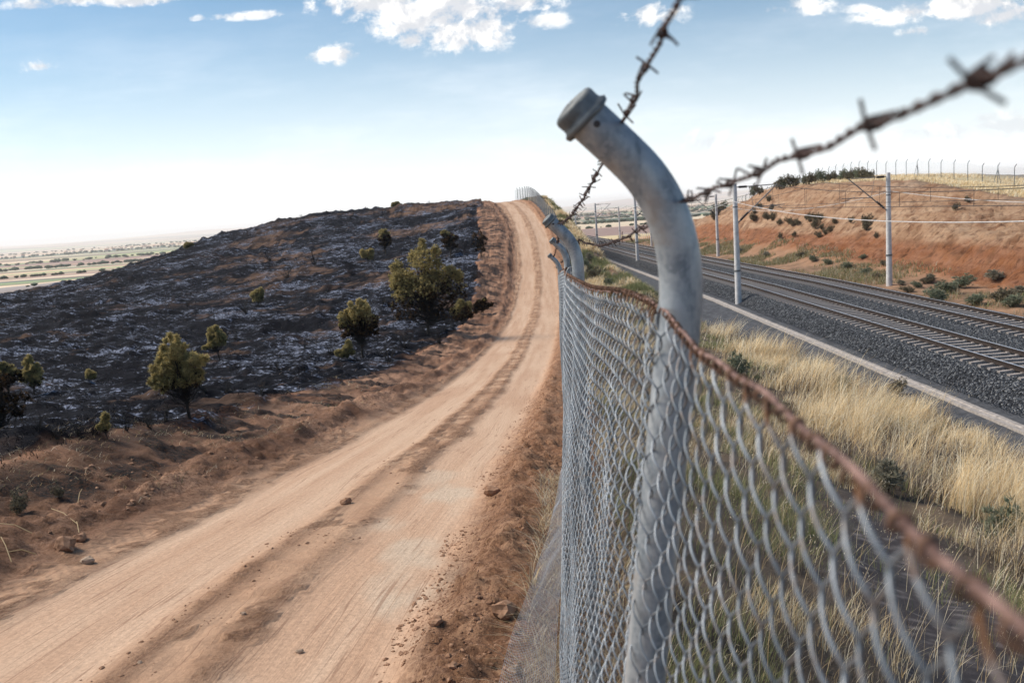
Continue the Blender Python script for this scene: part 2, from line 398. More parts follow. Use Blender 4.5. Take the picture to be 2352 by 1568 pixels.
# surface albedo
def C(*c): return np.array(c, float)
def lerp(a, b, t): return a + (b - a) * t[..., None]
n_a = fbm(XX * .35, YY * .35, 101, 5); n_b = fbm(XX * 1.6, YY * 1.6, 103, 4); n_c = fbm(XX * 6, YY * 6, 105, 3)
soil = lerp(C(.235, .108, .056), C(.40, .215, .125), np.clip((n_b - .5) * 2.2 + .5, 0, 1))
COLR = soil.copy()
rd = lerp(C(.40, .245, .165), C(.52, .35, .25), np.clip((n_b - .5) * 2 + .5, 0, 1))
streak = fbm((XX - TL(YY)) * 5, YY * .25, 107, 3)
dust = lerp(C(.52, .345, .25), C(.62, .45, .345), np.clip((streak - .5) * 2.4 + .5, 0, 1))
rd = lerp(rd, dust, track * (.75 + .25 * n_a))
mott = ss(fbm(XX * 2.4, YY * 1.5, 109, 3) + .55 * (fbm(XX * 11, YY * 7, 110, 2) - .5), .50, .60) * (1 - track) * .6
rd = lerp(rd, C(.29, .165, .10) + 0 * rd, mott * .8)
rutedge = np.exp(-((dL - .72) / .10) ** 2) + np.exp(-((dR - .74) / .10) ** 2)
rd = lerp(rd, C(.27, .145, .085) + 0 * rd, np.clip(rutedge, 0, 1) * on_road * ss(fbm(XX * 1.2, YY * .6, 111, 3), .42, .6) * .5 * (1 - .6 * ss(YY, 22, 45)))
pale = ss(fbm(XX * 1.1, YY * .5, 113, 4), .58, .68) * ss(YY, 3, 5) * (1 - ss(YY, 9, 14)) * trackR
rd = lerp(rd, C(.58, .50, .42) + 0 * rd, pale * .6)
rd = rd * np.array([.90, .885, .82])
COLR = lerp(COLR, rd, on_road)
vg = lerp(C(.17, .088, .052), C(.42, .25, .16), np.clip((fbm(XX * 1.3, YY * .8, 115, 4) - .5) * 2.4 + .45, 0, 1))
COLR = lerp(COLR, vg, verge)
scar = np.clip(ss(fbm(XX * .9, YY * 1.7, 117, 4), .545, .61) + ss(fbm(XX * 1.3, YY * 1.1, 119, 5, .6), .40, .55) * ss(exr + 1.0 - XX, 0, .9), 0, 1) * ss(rlr - .5 - XX, 0, .5) * verge
COLR = lerp(COLR, C(.02, .017, .016) + 0 * COLR, scar)
bm = lerp(C(.30, .155, .085), C(.47, .275, .165), np.clip((n_c - .5) * 2.2 + .5, 0, 1))
COLR = lerp(COLR, bm, berm)
bk = lerp(C(.045, .036, .03), C(.15, .11, .075), np.clip((n_b - .5) * 2 + .5, 0, 1))
bare = ss(1.3 - np.hypot((XX - 2.2 - .225 * YY + (fbm(XX * .9, YY * .9, 120, 3) - .5) * .8) / 1.15, (YY - 8.5) / 6.0), 0, .7)
bk = lerp(bk, lerp(C(.055, .048, .05), C(.20, .18, .175), ss(vn(XX * 24, YY * 24, 118), .62, 1)), bare)
redk = ss(YY, 55, 80) * ss(XX, 8.6, 9.8)
bk = lerp(bk, C(.36, .19, .11) + 0 * bk, redk)
COLR = lerp(COLR, bk, bank)
pa = lerp(C(.055, .058, .065), C(.095, .10, .11), ss(n_c, .3, .7))
COLR = lerp(COLR, pa, path)
COLR = lerp(COLR, C(.10, .105, .115) + 0 * COLR, bal)
h_rel = Z - W2Z(YY)                                       # height above the lower terrace: strata
st = h_rel + (fbm(XX * .3, YY * .12, 121, 4) - .5) * 1.6
low = 1 - ss(st, -.2, .55)
fc = lerp(C(.45, .275, .165), C(.58, .40, .265), np.clip((fbm(XX * .5, YY * .5, 123, 5, .6) - .5) * 2.4 + .5, 0, 1))
fc = lerp(fc, C(.38, .175, .09) + (n_b[..., None] - .5) * .12, low)
fc = lerp(fc, C(.26, .13, .07) + 0 * fc, ss(fbm(XX * .9, YY * .9, 127, 4, .65), .58, .68) * .7)
fc = lerp(fc, C(.55, .42, .32) + 0 * fc, ss(fbm(XX * .12, YY * .07, 129, 3), .5, .62) * ss(st, 1.6, 2.6) * .7)
fc = lerp(fc, C(.14, .07, .04) + 0 * fc, (1 - ss(rill, .0, .07)) * .6)
ct = lerp(C(.15, .10, .06), C(.33, .20, .125), np.clip((n_b - .5) * 2.2 + .5, 0, 1))
ct = lerp(ct, C(.46, .38, .22) + 0 * ct, ss(XX, 40.5, 42.5))
ct = lerp(ct, C(.34, .185, .105) + 0 * ct, ss(XX, 27, 29) * (1 - ss(XX, 30, 34)) * .5)
ct = lerp(ct, C(.20, .175, .15) + 0 * ct, ss(XX, 53, 60))
COLR = lerp(COLR, ct, cut); COLR = lerp(COLR, fc, face)
tan = ss(fbm(XX * .085 + 2, YY * .11, 131, 4) + .25 * (n_b - .5), .52, .60) * ss(YY, 70, 100) * (1 - ss(YY, 138, 150)) * ss(XX, -42, -30) * .7 + .4 * ss(fbm(XX * .2, YY * .35, 133, 4) + .2 * (n_b - .5), .67, .72)
tan = np.clip(tan, 0, 1) * (.25 + .75 * ss(fbm(XX * 1.3, YY * 1.3, 137, 3), .38, .58))
bn = lerp(C(.005, .006, .009), C(.015, .016, .021), n_b)
bn = lerp(bn, lerp(C(.10, .06, .04), C(.30, .19, .13), n_c), tan)
COLR = lerp(COLR, bn, burnt)
# fields of the far plain: long strips across the view
def fields(x, y):
    r = np.hypot(x, y)
    a = np.floor(np.log(np.maximum(y + .12 * x, 40.)) * 17) ; b = np.floor((x + 999 * _h(a, a, 3)) / ((150 + 360 * _h(a, a, 6)) * (1 + np.floor(r / 1500))))
    k = _h(a, b, 4)
    pal = np.array([(.66, .50, .34), (.50, .36, .26), (.30, .20, .18), (.72, .60, .44), (.16, .22, .13), (.36, .25, .20), (.62, .42, .30), (.10, .16, .13), (.78, .66, .50), (.34, .40, .20)])
    c = pal[(k * 9.999).astype(int)]
    c = c + (np.array([.66, .60, .54]) - c) * (.35 * ss(r, 2500, 7000))[..., None]  # far fields pale with distance: haze put into the colour
    return c * (.85 + .3 * fbm(x / 60, y / 60, 7, 3))[..., None]
fieldC = fields(XX, YY)
# nearest fields beyond the cutting
nr = (YY > 195) & (XX > -60)
fieldC = np.where((nr & (YY < 330))[..., None], lerp(C(.55, .45, .26), C(.63, .52, .32), n_b), fieldC)
fieldC = np.where((nr & (YY >= 330) & (YY < 620))[..., None], lerp(C(.27, .19, .165), C(.33, .24, .21), n_b), fieldC)
fieldC = np.where((nr & (YY >= 700) & (YY < 1100))[..., None], C(.62, .52, .38), fieldC)
lw = (XX < -60) & (YY > 150) & (YY < 420)
fieldC = np.where(lw[..., None], lerp(C(.27, .24, .23), C(.36, .32, .30), n_b), fieldC)
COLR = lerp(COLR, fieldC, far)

def principled(name):
    m = bpy.data.materials.new(name); m.use_nodes = True
    t = NT(m.node_tree); b = m.node_tree.nodes['Principled BSDF']
    return m, t, b

def ground_material():
    m, t, b = principled("ground_soil")
    att = t.N('ShaderNodeAttribute', attribute_name='Col').outputs[0]
    bu = t.N('ShaderNodeAttribute', attribute_name='burnt').outputs[2]
    gr = t.N('ShaderNodeAttribute', attribute_name='gravel').outputs[2]
    fc_ = t.N('ShaderNodeAttribute', attribute_name='cutface').outputs[2]
    tn = t.N('ShaderNodeAttribute', attribute_name='tan').outputs[2]
    ac = t.N('ShaderNodeAttribute', attribute_name='across').outputs[2]
    rdm = t.N('ShaderNodeAttribute', attribute_name='roadway').outputs[2]
    crm = t.N('ShaderNodeAttribute', attribute_name='crumb').outputs[2]
    p = t.N('ShaderNodeTexCoord').outputs['Object']
    f1 = t.noise(p, 28, 5, .7); f2 = t.noise(p, 5, 5, .65)
    c = t.mix(1.0, att, t.N('ShaderNodeCombineXYZ', i_0=t.ramp(f1, .2, .8, .72, 1.28, False), i_1=t.ramp(f1, .2, .8, .72, 1.28, False), i_2=t.ramp(f1, .2, .8, .72, 1.28, False)).outputs[0], 'MULTIPLY')
    py_ = t.N('ShaderNodeSeparateXYZ', i_0=p).outputs[1]
    sv_ = t.N('ShaderNodeCombineXYZ', i_0=t.M('MULTIPLY', ac, 26.0), i_1=t.M('MULTIPLY', py_, .9)).outputs[0]
    st1 = t.noise(sv_, 1.0, 5, .62)
    tw_ = t.M('MULTIPLY', t.ramp(t.M('ABSOLUTE', t.M('ADD', ac, .98)), .26, .14), t.ramp(py_, 17, 12))
    lug = t.M('SINE', t.M('MULTIPLY', t.M('ADD', py_, t.M('MULTIPLY', t.M('ABSOLUTE', t.M('ADD', ac, .98)), 1.1)), 6.2832 / .13))
    lug = t.M('MULTIPLY', t.M('MULTIPLY', lug, tw_), t.ramp(t.noise(p, 1.3, 3), .4, .55))
    tw2 = t.M('MULTIPLY', t.ramp(t.M('ABSOLUTE', t.M('SUBTRACT', ac, 1.62)), .17, .09), t.ramp(py_, 15, 9))
    rib = t.M('MULTIPLY', t.M('SINE', t.M('MULTIPLY', ac, 6.2832 / .055)), t.M('MULTIPLY', tw2, t.ramp(t.noise(p, 1.1, 3), .52, .62, 0, .35)))
    c = t.mix(t.M('MULTIPLY', t.M('MULTIPLY', rdm, t.ramp(st1, .50, .72)), .22), c, (.30, .165, .10))
    sv2 = t.N('ShaderNodeCombineXYZ', i_0=t.M('MULTIPLY', ac, 8.0), i_1=t.M('MULTIPLY', py_, .16)).outputs[0]
    ln_ = t.M('MULTIPLY', t.ramp(t.M('ABSOLUTE', t.M('SUBTRACT', t.noise(sv2, 1.0, 2, .5), .5)), .012, .003), t.ramp(t.noise(p, .7, 3), .42, .56))
    c = t.mix(t.M('MULTIPLY', t.M('MULTIPLY', rdm, ln_), .55), c, (.22, .12, .075))
    crumb = t.noise(p, 24, 7, .8); crumb2 = t.noise(p, 5.5, 5, .7)
    c = t.mix(t.M('MULTIPLY', crm, t.ramp(crumb, .53, .43, 0, .75)), c, (.13, .06, .033))
    # ash: pale bluish flecks and streaks on the burnt ground
    ps = t.N('ShaderNodeMapping', i_Vector=p, i_Rotation=(0, 0, .5), i_Scale=(.55, 1.5, 1)).outputs[0]
    a1 = t.noise(ps, 1.35, 8, .72, .3); a2 = t.noise(p, .16, 4, .6); a3 = t.noise(ps, 5.5, 5, .7, .4)
    ash = t.M('MULTIPLY', t.ramp(t.M('ADD', t.M('ADD', t.M('MULTIPLY', a1, .62), t.M('MULTIPLY', a3, .30)), t.M('MULTIPLY', t.M('SUBTRACT', a2, .5), .34)), .470, .545), bu)
    ash = t.M('MULTIPLY', ash, t.M('SUBTRACT', 1.0, t.M('MULTIPLY', tn, .8)))
    c = t.mix(t.M('MULTIPLY', ash, .85), c, t.mix(t.ramp(t.noise(p, 9, 5, .7), .42, .66), (.020, .024, .034), (.44, .50, .66)))
    pf = t.vmul(p, (1, 1.7, .5))
    stz = t.noise(t.vmul(p, (.12, .10, 2.6)), 1.0, 5, .6)
    c = t.mix(t.M('MULTIPLY', fc_, t.ramp(stz, .40, .62, .45, 0)), c, t.mix(1.0, c, (.62, .50, .42), 'MULTIPLY'))
    pit = t.M('MULTIPLY', fc_, t.ramp(t.noise(pf, 1.5, 7, .74), .50, .36, 0, .8)); c = t.mix(pit, c, t.mix(1.0, c, (.42, .36, .33), 'MULTIPLY'))
    # gravel: one tone to each stone
    vo = t.N('ShaderNodeTexVoronoi', i_Vector=p, i_Scale=15.0)
    sh = t.N('ShaderNodeSeparateColor', i_0=vo.outputs['Color']).outputs[0]
    gcol = t.mix(t.ramp(sh, .1, .9), (.022, .025, .03), (.20, .215, .24))
    gcol = t.mix(t.ramp(sh, .84, .94), gcol, (.42, .44, .46))
    c = t.mix(gr, c, gcol)
    t.put(b.inputs['Base Color'], c); b.inputs['Roughness'].default_value = .92
    t.put(b.inputs['Specular IOR Level'], t.ramp(bu, 0, 1, .25, .04))
    hgt = t.M('ADD', t.M('MULTIPLY', f1, .010), t.M('MULTIPLY', f2, t.ramp(rdm, 0, 1, .03, .008)))
    hgt = t.M('ADD', hgt, t.M('MULTIPLY', t.M('MULTIPLY', a3, bu), .10))
    hgt = t.M('ADD', hgt, t.M('MULTIPLY', t.M('MULTIPLY', t.M('SUBTRACT', .06, vo.outputs['Distance']), gr), .9))
    hgt = t.M('ADD', hgt, t.M('MULTIPLY', t.M('MULTIPLY', t.noise(t.vmul(p, (1, 1.6, .45)), 2.2, 7, .72), fc_), .55))
    hgt = t.M('ADD', hgt, t.M('MULTIPLY', t.M('MULTIPLY', t.M('ADD', st1, t.M('MULTIPLY', t.M('ADD', lug, rib), .35)), rdm), .009))
    hgt = t.M('ADD', hgt, t.M('MULTIPLY', t.M('MULTIPLY', t.M('ADD', crumb, crumb2), crm), .055))
    bp = t.N('ShaderNodeBump', i_Height=hgt, i_Distance=1.0, i_Strength=.9)
    t.l.new(bp.outputs[0], b.inputs['Normal'])
    return m
GM = ground_material()

cx = (XX[:-1, :-1] + XX[1:, 1:]) / 2; cy = (YY[:-1, :-1] + YY[1:, 1:]) / 2
cf = fx_(cy); ce = EX(cy); cr = RL(cy)
reg = np.full(cx.shape, 0)
reg[cx < ce] = 1
reg[(cx >= ce) & (cx < cr)] = 2
reg[(cx >= cr) & (cx < cf + .35)] = 3
reg[(cx >= cf + .35) & (cx < 10.6)] = 4
reg[(cx >= 10.6) & (cx < 14.4)] = 5
reg[(cx >= 14.4) & (cx < 24.2)] = 6
reg[(cx >= 24.2)] = 7
reg[(cy > 235) | (cx < -125) | (cx > 115)] = 0
idx = (np.arange(NY - 1)[:, None] * NX + np.arange(NX - 1)[None])
Vall = np.stack([XX, YY, Z], -1).reshape(-1, 3); Call = COLR.reshape(-1, 3)
Aac = (XX - TL(YY) - wob * .5).ravel(); Ard = on_road.ravel(); Acr = np.clip(berm + verge * .75 + windrow + mott * on_road * .8 + np.clip(rutedge, 0, 1) * on_road * .5 * (1 - .7 * ss(YY, 22, 45)), 0, 1).ravel(); Ab = burnt.ravel(); Ag = bal.ravel(); Af = face.ravel(); At = (tan * burnt).ravel()
for rid, nm in enumerate(['plain_fields', 'burnt_hillside', 'road_verge', 'dirt_road', 'grass_bank_ground', 'service_path', 'railway_ballast', 'railway_cutting_ground']):
    q = idx[reg == rid]
    fq = np.stack([q, q + 1, q + NX + 1, q + NX], -1)
    u, inv = np.unique(fq, return_inverse=True)
    o = mesh_np(nm, Vall[u], inv.reshape(fq.shape), GM, attrs={'across': Aac[u], 'roadway': Ard[u], 'crumb': Acr[u], 'burnt': Ab[u], 'gravel': Ag[u], 'cutface': Af[u], 'tan': At[u]}, colr=Call[u])
    put(o, kind='structure')
del Vall, Call, n_a, n_c

# ---------------------------------------------------------------- materials
def simple(name, rgb, rough=.7, metal=0.0, var=.25, scale=8.0, bump=0.0, rgb2=None, spec=.5, detail=5):
    m, t, b = principled(name)
    p = t.N('ShaderNodeTexCoord').outputs['Object']
    f = t.noise(p, scale, detail, .65)
    a = tuple(v * (1 - var) for v in rgb); c = rgb2 or tuple(min(1, v * (1 + var)) for v in rgb)
    t.put(b.inputs['Base Color'], t.mix(t.ramp(f, .3, .7), a, c))
    b.inputs['Roughness'].default_value = rough; b.inputs['Metallic'].default_value = metal; b.inputs['Specular IOR Level'].default_value = spec
    if bump:
        bp = t.N('ShaderNodeBump', i_Height=f, i_Distance=bump, i_Strength=1.0); t.l.new(bp.outputs[0], b.inputs['Normal'])
    return m

def vcol(name, rough=.8, trans=0.0, var=.15, scale=20.0, spec=.2):
    m, t, b = principled(name)
    att = t.N('ShaderNodeAttribute', attribute_name='Col').outputs[0]
    b.inputs['Roughness'].default_value = rough; b.inputs['Specular IOR Level'].default_value = spec
    t.put(b.inputs['Base Color'], att)
    if trans:
        tr = t.N('ShaderNodeBsdfTranslucent', i_Color=att); mx = t.N('ShaderNodeMixShader', i_0=trans)
        t.l.new(b.outputs[0], mx.inputs[1]); t.l.new(tr.outputs[0], mx.inputs[2])
        t.l.new(mx.outputs[0], t.n['Material Output'].inputs[0])
    return m

def galvanised(name="galvanised_steel"):
    m, t, b = principled(name)
    p = t.N('ShaderNodeTexCoord').outputs['Object']
    a = t.noise(t.vmul(p, (1, 1, .35)), 22, 6, .6, .8); c = t.noise(p, 130, 4, .6); s = t.noise(t.vmul(p, (1, 1, .12)), 60, 4, .6)
    base = t.mix(t.ramp(a, .32, .68), (.16, .19, .215), (.35, .385, .41))
    vs = t.N('ShaderNodeTexVoronoi', i_Vector=p, i_Scale=170.0); sp = t.N('ShaderNodeSeparateColor', i_0=vs.outputs['Color']).outputs[0]
    base = t.mix(t.M('MULTIPLY', t.ramp(sp, 0, 1, 0, .35), 1.0), base, (.48, .50, .52))
    base = t.mix(t.M('MULTIPLY', t.ramp(s, .45, .7), .45), base, (.47, .48, .47))
    base = t.mix(t.M('MULTIPLY', t.ramp(t.noise(p, 14, 5, .6), .58, .72), .55), base, (.30, .25, .20))
    base = t.mix(t.ramp(c, .70, .78), base, (.10, .09, .085))
    t.put(b.inputs['Base Color'], base); b.inputs['Metallic'].default_value = .35
    t.put(b.inputs['Roughness'], t.ramp(a, .3, .7, .62, .42))
    bp = t.N('ShaderNodeBump', i_Height=t.M('ADD', t.M('MULTIPLY', c, .3), a), i_Distance=.0012, i_Strength=.6); t.l.new(bp.outputs[0], b.inputs['Normal'])
    return m
GALV = galvanised()

def wire_mat():
    m, t, b = principled("mesh_wire")
    r = t.N('ShaderNodeAttribute', attribute_name='rust').outputs[2]
    p = t.N('ShaderNodeTexCoord').outputs['Object']
    f = t.noise(p, 45, 4, .6); g = t.noise(p, 9, 4, .6)
    base = t.mix(t.ramp(g, .35, .65), (.13, .155, .18), (.30, .335, .37))
    base = t.mix(t.M('MULTIPLY', t.ramp(t.noise(p, 60, 3, .6), .5, .65), .6), base, (.20, .155, .125))
    k = t.ramp(t.M('ADD', r, t.M('MULTIPLY', t.M('SUBTRACT', f, .5), 1.3)), .42, .62)
    base = t.mix(k, base, t.mix(g, (.07, .035, .018), (.22, .10, .04)))
    t.put(b.inputs['Base Color'], base); t.put(b.inputs['Metallic'], t.ramp(k, 0, 1, .45, 0.0, False))
    t.put(b.inputs['Roughness'], t.ramp(k, 0, 1, .45, .85, False))
    return m
WIRE = wire_mat()
RUSTPINK = simple("rusted_tension_wire", (.10, .045, .034), .8, 0, .4, 55, rgb2=(.30, .185, .155))
RUSTDARK = simple("rusted_barbed_wire", (.030, .020, .018), .8, .0, .4, 60, rgb2=(.075, .040, .032))
CONC = simple("mast_concrete", (.60, .59, .58), .85, 0, .18, 3, .004)
CONCG = simple("channel_concrete", (.31, .285, .265), .9, 0, .3, 5, .01)
INSUL = simple("dark_insulator", (.04, .03, .028), .4)
STEEL = simple("grey_steel", (.20, .20, .20), .55, .5)
CABLE = simple("bare_cable", (.70, .68, .66), .5, .3)
CABLED = simple("dark_cable", (.06, .055, .05), .6, .3)
RUSTRAIL = simple("rusty_rail_side", (.026, .016, .012), .85, 0, .35, 6)
HEAD = simple("polished_rail_head", (.70, .71, .74), .28, .6, .1, 3)
SLEEP = simple("sleeper_concrete", (.30, .27, .25), .9, 0, .3, 5)
CHAR = simple("charred_wood", (.013, .011, .011), .8, 0, .5, 12)
BARK = simple("scorched_bark", (.035, .026, .020), .9, 0, .5, 14)
NEEDLE = vcol("pine_needles", .75, .42)
LEAFM = vcol("shrub_leaves", .85, .2)
GRASSM = vcol("dry_grass_blades", .6, .42, spec=.3)
ROCKM = simple("clay_clod", (.25, .125, .065), .95, 0, .35, 14, .01, rgb2=(.38, .225, .14))
PALEROCK = simple("pale_stone", (.38, .28, .20), .9, 0, .25, 14, .006)

# ---------------------------------------------------------------- the near chain link fence
fence = empty('chain_link_fence', (float(fx_(1.0)), 1.03, float(H(.1, 1.03))))
put(fence, 'galvanised chain link fence with bent barbed wire posts beside the dirt road', 'fence')
FL = Vector(fence.location)
def rel(P): return np.asarray(P, float) - np.array(FL)

topx = cv(-6, -.25, -2, -.03, .2, .122, .45, .142, .75, .158, 1.03, .176, 1.5, .186, 2.4, .204, 3.6, .240, 7.1, .46, 10, .56, 13, .80, 32, 2.2)
topz = cv(-6, -.03, -2, -.06, .2, -.112, .5, -.116, .8, -.128, 1.03, -.124, 2.2, -.192, 3.6, -.262, 7.1, -.47, 10, -.73, 13, -1.05, 22, -2.05, 32, -3.2)
leanf = cv(-6, -.1, .2, -.12, .45, -.07, .75, .03, 1.03, .115, 1.5, .135, 2.2, .125, 3.6, .08, 7, .03, 32, 0)

# near post shape, in the plane across the fence (x, z relative to the eye, at y = 1.03)
PP = np.array([(.1235, -.62), (.131, -.575), (.162, -.349), (.188, -.169), (.1955, -.115), (.1965, -.085), (.194, -.055), (.187, -.022), (.176, .005), (.161, .030), (.142, .051), (.117, .077), (.094, .100)])
def post_curve(dx_, y, dz, lean=1.0, foot=-2.2):
    top = PP[1:].copy()
    a = np.linspace(0, 1, 30); s = np.linspace(0, len(top) - 1, 34)
    up = np.stack([np.interp(s, np.arange(len(top)), top[:, 0]), np.interp(s, np.arange(len(top)), top[:, 1])], -1)
    for _ in range(3): up[1:-1] = (up[:-2] + 2 * up[1:-1] + up[2:]) / 4
    k = up[:, 1] < -.115
    x0 = .1955
    up[:, 0] = np.where(k, x0 + (up[:, 0] - x0) * lean, up[:, 0])
    ft = np.array([[up[0, 0] - .142 * .45 * lean, foot - dz]])
    pts = np.vstack([ft, up])
    return np.stack([pts[:, 0] + dx_, np.full(len(pts), y), pts[:, 1] + dz], -1)

CAPM = simple('dull_cap_metal', (.15, .165, .17), .6, .4, .35, 40)
def make_post(y, dx_, dz, lean, detail=True):
    P = post_curve(dx_, y, dz, lean, float(H(dx_ + .16, y)) - .1)
    R = .0245
    mb = MB(); mb.tube(P, R, 32 if detail else 14)
    post = mb.build('post', GALV, fence)
    post.location = tuple(-np.array(FL))
    if detail:
        d = P[-1] - P[-2]; d /= np.linalg.norm(d)
        e = P[-1]
        prof = [(-.012, .0262), (-.011, .0305), (-.0065, .0318), (-.003, .0275), (.001, .0268), (.009, .0272), (.0125, .0262), (.0145, .022), (.0165, .010), (.017, .001)]
        path_ = np.array([e + d * a for a, _ in prof]); V, f = tube(path_, np.array([r for _, r in prof]), 40, ref=(0, 1, 0))
        # dented rim
        an = np.tile(np.arange(40) / 40 * 2 * np.pi, len(prof))
        V += d * (np.sin(an * 2 + .6) * .0012 + np.sin(an * 5) * .0005)[:, None]
        cap = mesh_np('post_cap', V, f, CAPM, post)
        hb = MB()                                          # bolt hole
        c0 = P[-1] - d * .020 + np.array([0, -R, 0]) ; c0 = c0 + np.array([.0, .0005, 0])
        hb.tube([c0 + np.array([0, .004, 0]), c0 - np.array([0, .0012, 0])], .0038, 14)
        hb.build('bolt_hole', INSUL, post)
    return post, P
POSTS = []
for k, (y, dx_, dz, ln) in enumerate([(-2.0, -.21, .10, .3), (1.03, 0, 0, 1), (3.6, .085, -.149, .25), (7.1, .275, -.352, .15), (10.1, .39, -.62, .1), (13.1, .635, -.94, .1), (16.1, .86, -1.29, .1), (19.1, 1.09, -1.63, .1)]):
    p, P = make_post(y, dx_, dz, ln, k < 6)
    POSTS.append((y, P))
DARKP = simple("weathered_far_post", (.12, .14, .16), .6, .3)
# farther posts: one mesh, copied
far_mb = MB()
pf = np.array([(0, 0, -.15), (0, 0, 1.95), (-.008, 0, 2.03), (-.035, 0, 2.12), (-.085, 0, 2.19), (-.12, 0, 2.23)])
far_mb.tube(pf, .045, 8)
yfar = np.arange(22.1, 163, 3.0)
fp0 = None
for y in yfar:
    x = float(fx_(y)); z = float(H(x, y))
    if fp0 is None: fp0 = far_mb.build('post', DARKP, fence); c = fp0
    else: c = fp0.copy(); col.objects.link(c); c.parent = fence
    c.location = rel((x + .03, y, z)); 

HSIGN = -1.0
def chain(y0, y1, depth, sides, r, per_half=4, seed=0, step=.028):
    ys_ = [y0]
    while ys_[-1] < y1: ys_.append(ys_[-1] + step)
    ys_ = np.array(ys_); Wn = len(ys_)
    nh = int(depth / .028)
    th = np.arange(nh * per_half + 1) / per_half * np.pi
    # wire k runs from column k to k+1
    TH = th[None] + np.pi * (np.arange(Wn) % 2)[:, None]
    tri = 1 - 2 * np.abs(((TH / np.pi) % 2) - 1)          # -1..1
    tri = np.where(True, -tri, tri)
    cs = np.cos(TH)
    s_ = .78 * np.abs(((TH / np.pi) % 2) - 1) * 2 - .78 + .0
    s_ = s_ + .26 * cs
    Yp = ys_[:, None] + step * (.5 + .5 * s_)
    dn = th[None] / np.pi * .028 + 0 * TH
    wob_n = (vn(Yp * 3.1, dn * 4 + seed, 11) - .5)
    wz = (vn(Yp * 5.1 + 7, dn * 6 + seed, 12) - .5) * .006
    X0 = topx(Yp) - leanf(Yp) * dn * (1 - .25 * ss(dn, .6, 2)) + HSIGN * (.0038 + .0026 * ss(Yp, .6, 1.2)) * np.sin(TH) + wob_n * .02 * ss(dn, .0, .3) * (np.abs(Yp - 1.03) > .12)
    X0 = X0 - .012 * np.exp(-((Yp - 1.03) / .05) ** 2)
    Zp = topz(Yp) - dn + wz
    return np.stack([X0, Yp, Zp], -1), dn + 0 * Yp
mbp = []
for (a, b, dp, sd_, r, ph, sdn) in [(.10, 1.9, 2.25, 6, .00125, 8, 0), (1.91, 4.0, 2.25, 4, .0013, 8, 1), (4.0, 8, 2.2, 3, .0016, 4, 2), (8, 16, 2.15, 3, .0018, 2, 3)]:
    PPn, dn = chain(a, b, dp, sd_, r, ph, sdn)
    V, f = tubes(PPn, r, sd_, (1, .02, .01))
    rust = np.repeat((np.exp(-dn / .022) * .70 + .10).reshape(-1), sd_)
    o = mesh_np('chain_link_mesh', rel(V), f, WIRE, fence, attrs={'rust': rust})
# twisted knuckles at the top edge and the tension wire
ty = np.arange(-1.0, 22, .02)
tw_p = np.stack([topx(ty) - .003, ty, topz(ty) + .002 + .0015 * np.sin(ty * 40) - .010 * np.sin(np.pi * np.clip((ty - 1.03) / 2.57, 0, 1)) ], -1)
MB().tube(rel(tw_p), .0018, 8).build('tension_wire', RUSTPINK, fence)
kb = MB()
for i, y in enumerate(np.arange(.10, 8, .028)):
    t_ = np.linspace(0, 1, 9); a_ = t_ * 2 * np.pi * .85 + .6
    P = np.stack([topx(y) - .003 + .0036 * np.cos(a_), y + .006 * (t_ - .5) * (1 if i % 2 else -1), topz(y) - .0002 + .0038 * np.sin(a_)], -1)
    kb.tube(rel(P), .0013, 5, cap=False)
    kb.tube(rel([P[0], P[0] + np.array([0, .003, -.010])]), .0012, 5)
KN = kb.build('knuckle', simple("rusted_knuckles", (.09, .05, .032), .85, 0, .5, 40, rgb2=(.24, .13, .08)), fence)
KN['kind'] = 'stuff'
# tie hooks fixing the wire to the posts
for (y, P) in POSTS[1:4]:
    x = float(topx(y)); z = float(topz(y))
    t_ = np.linspace(0, 1, 16)
    hk = np.stack([x - .004 - .013 * np.sin(t_ * np.pi * 1.15) + .018 * t_, y - .005 + .006 * t_, z - .028 + .05 * t_ - .012 * np.sin(t_ * np.pi * 2) * (t_ > .5)], -1)
    MB().tube(rel(hk), .0024, 8).build('tie_hook', GALV, fence)

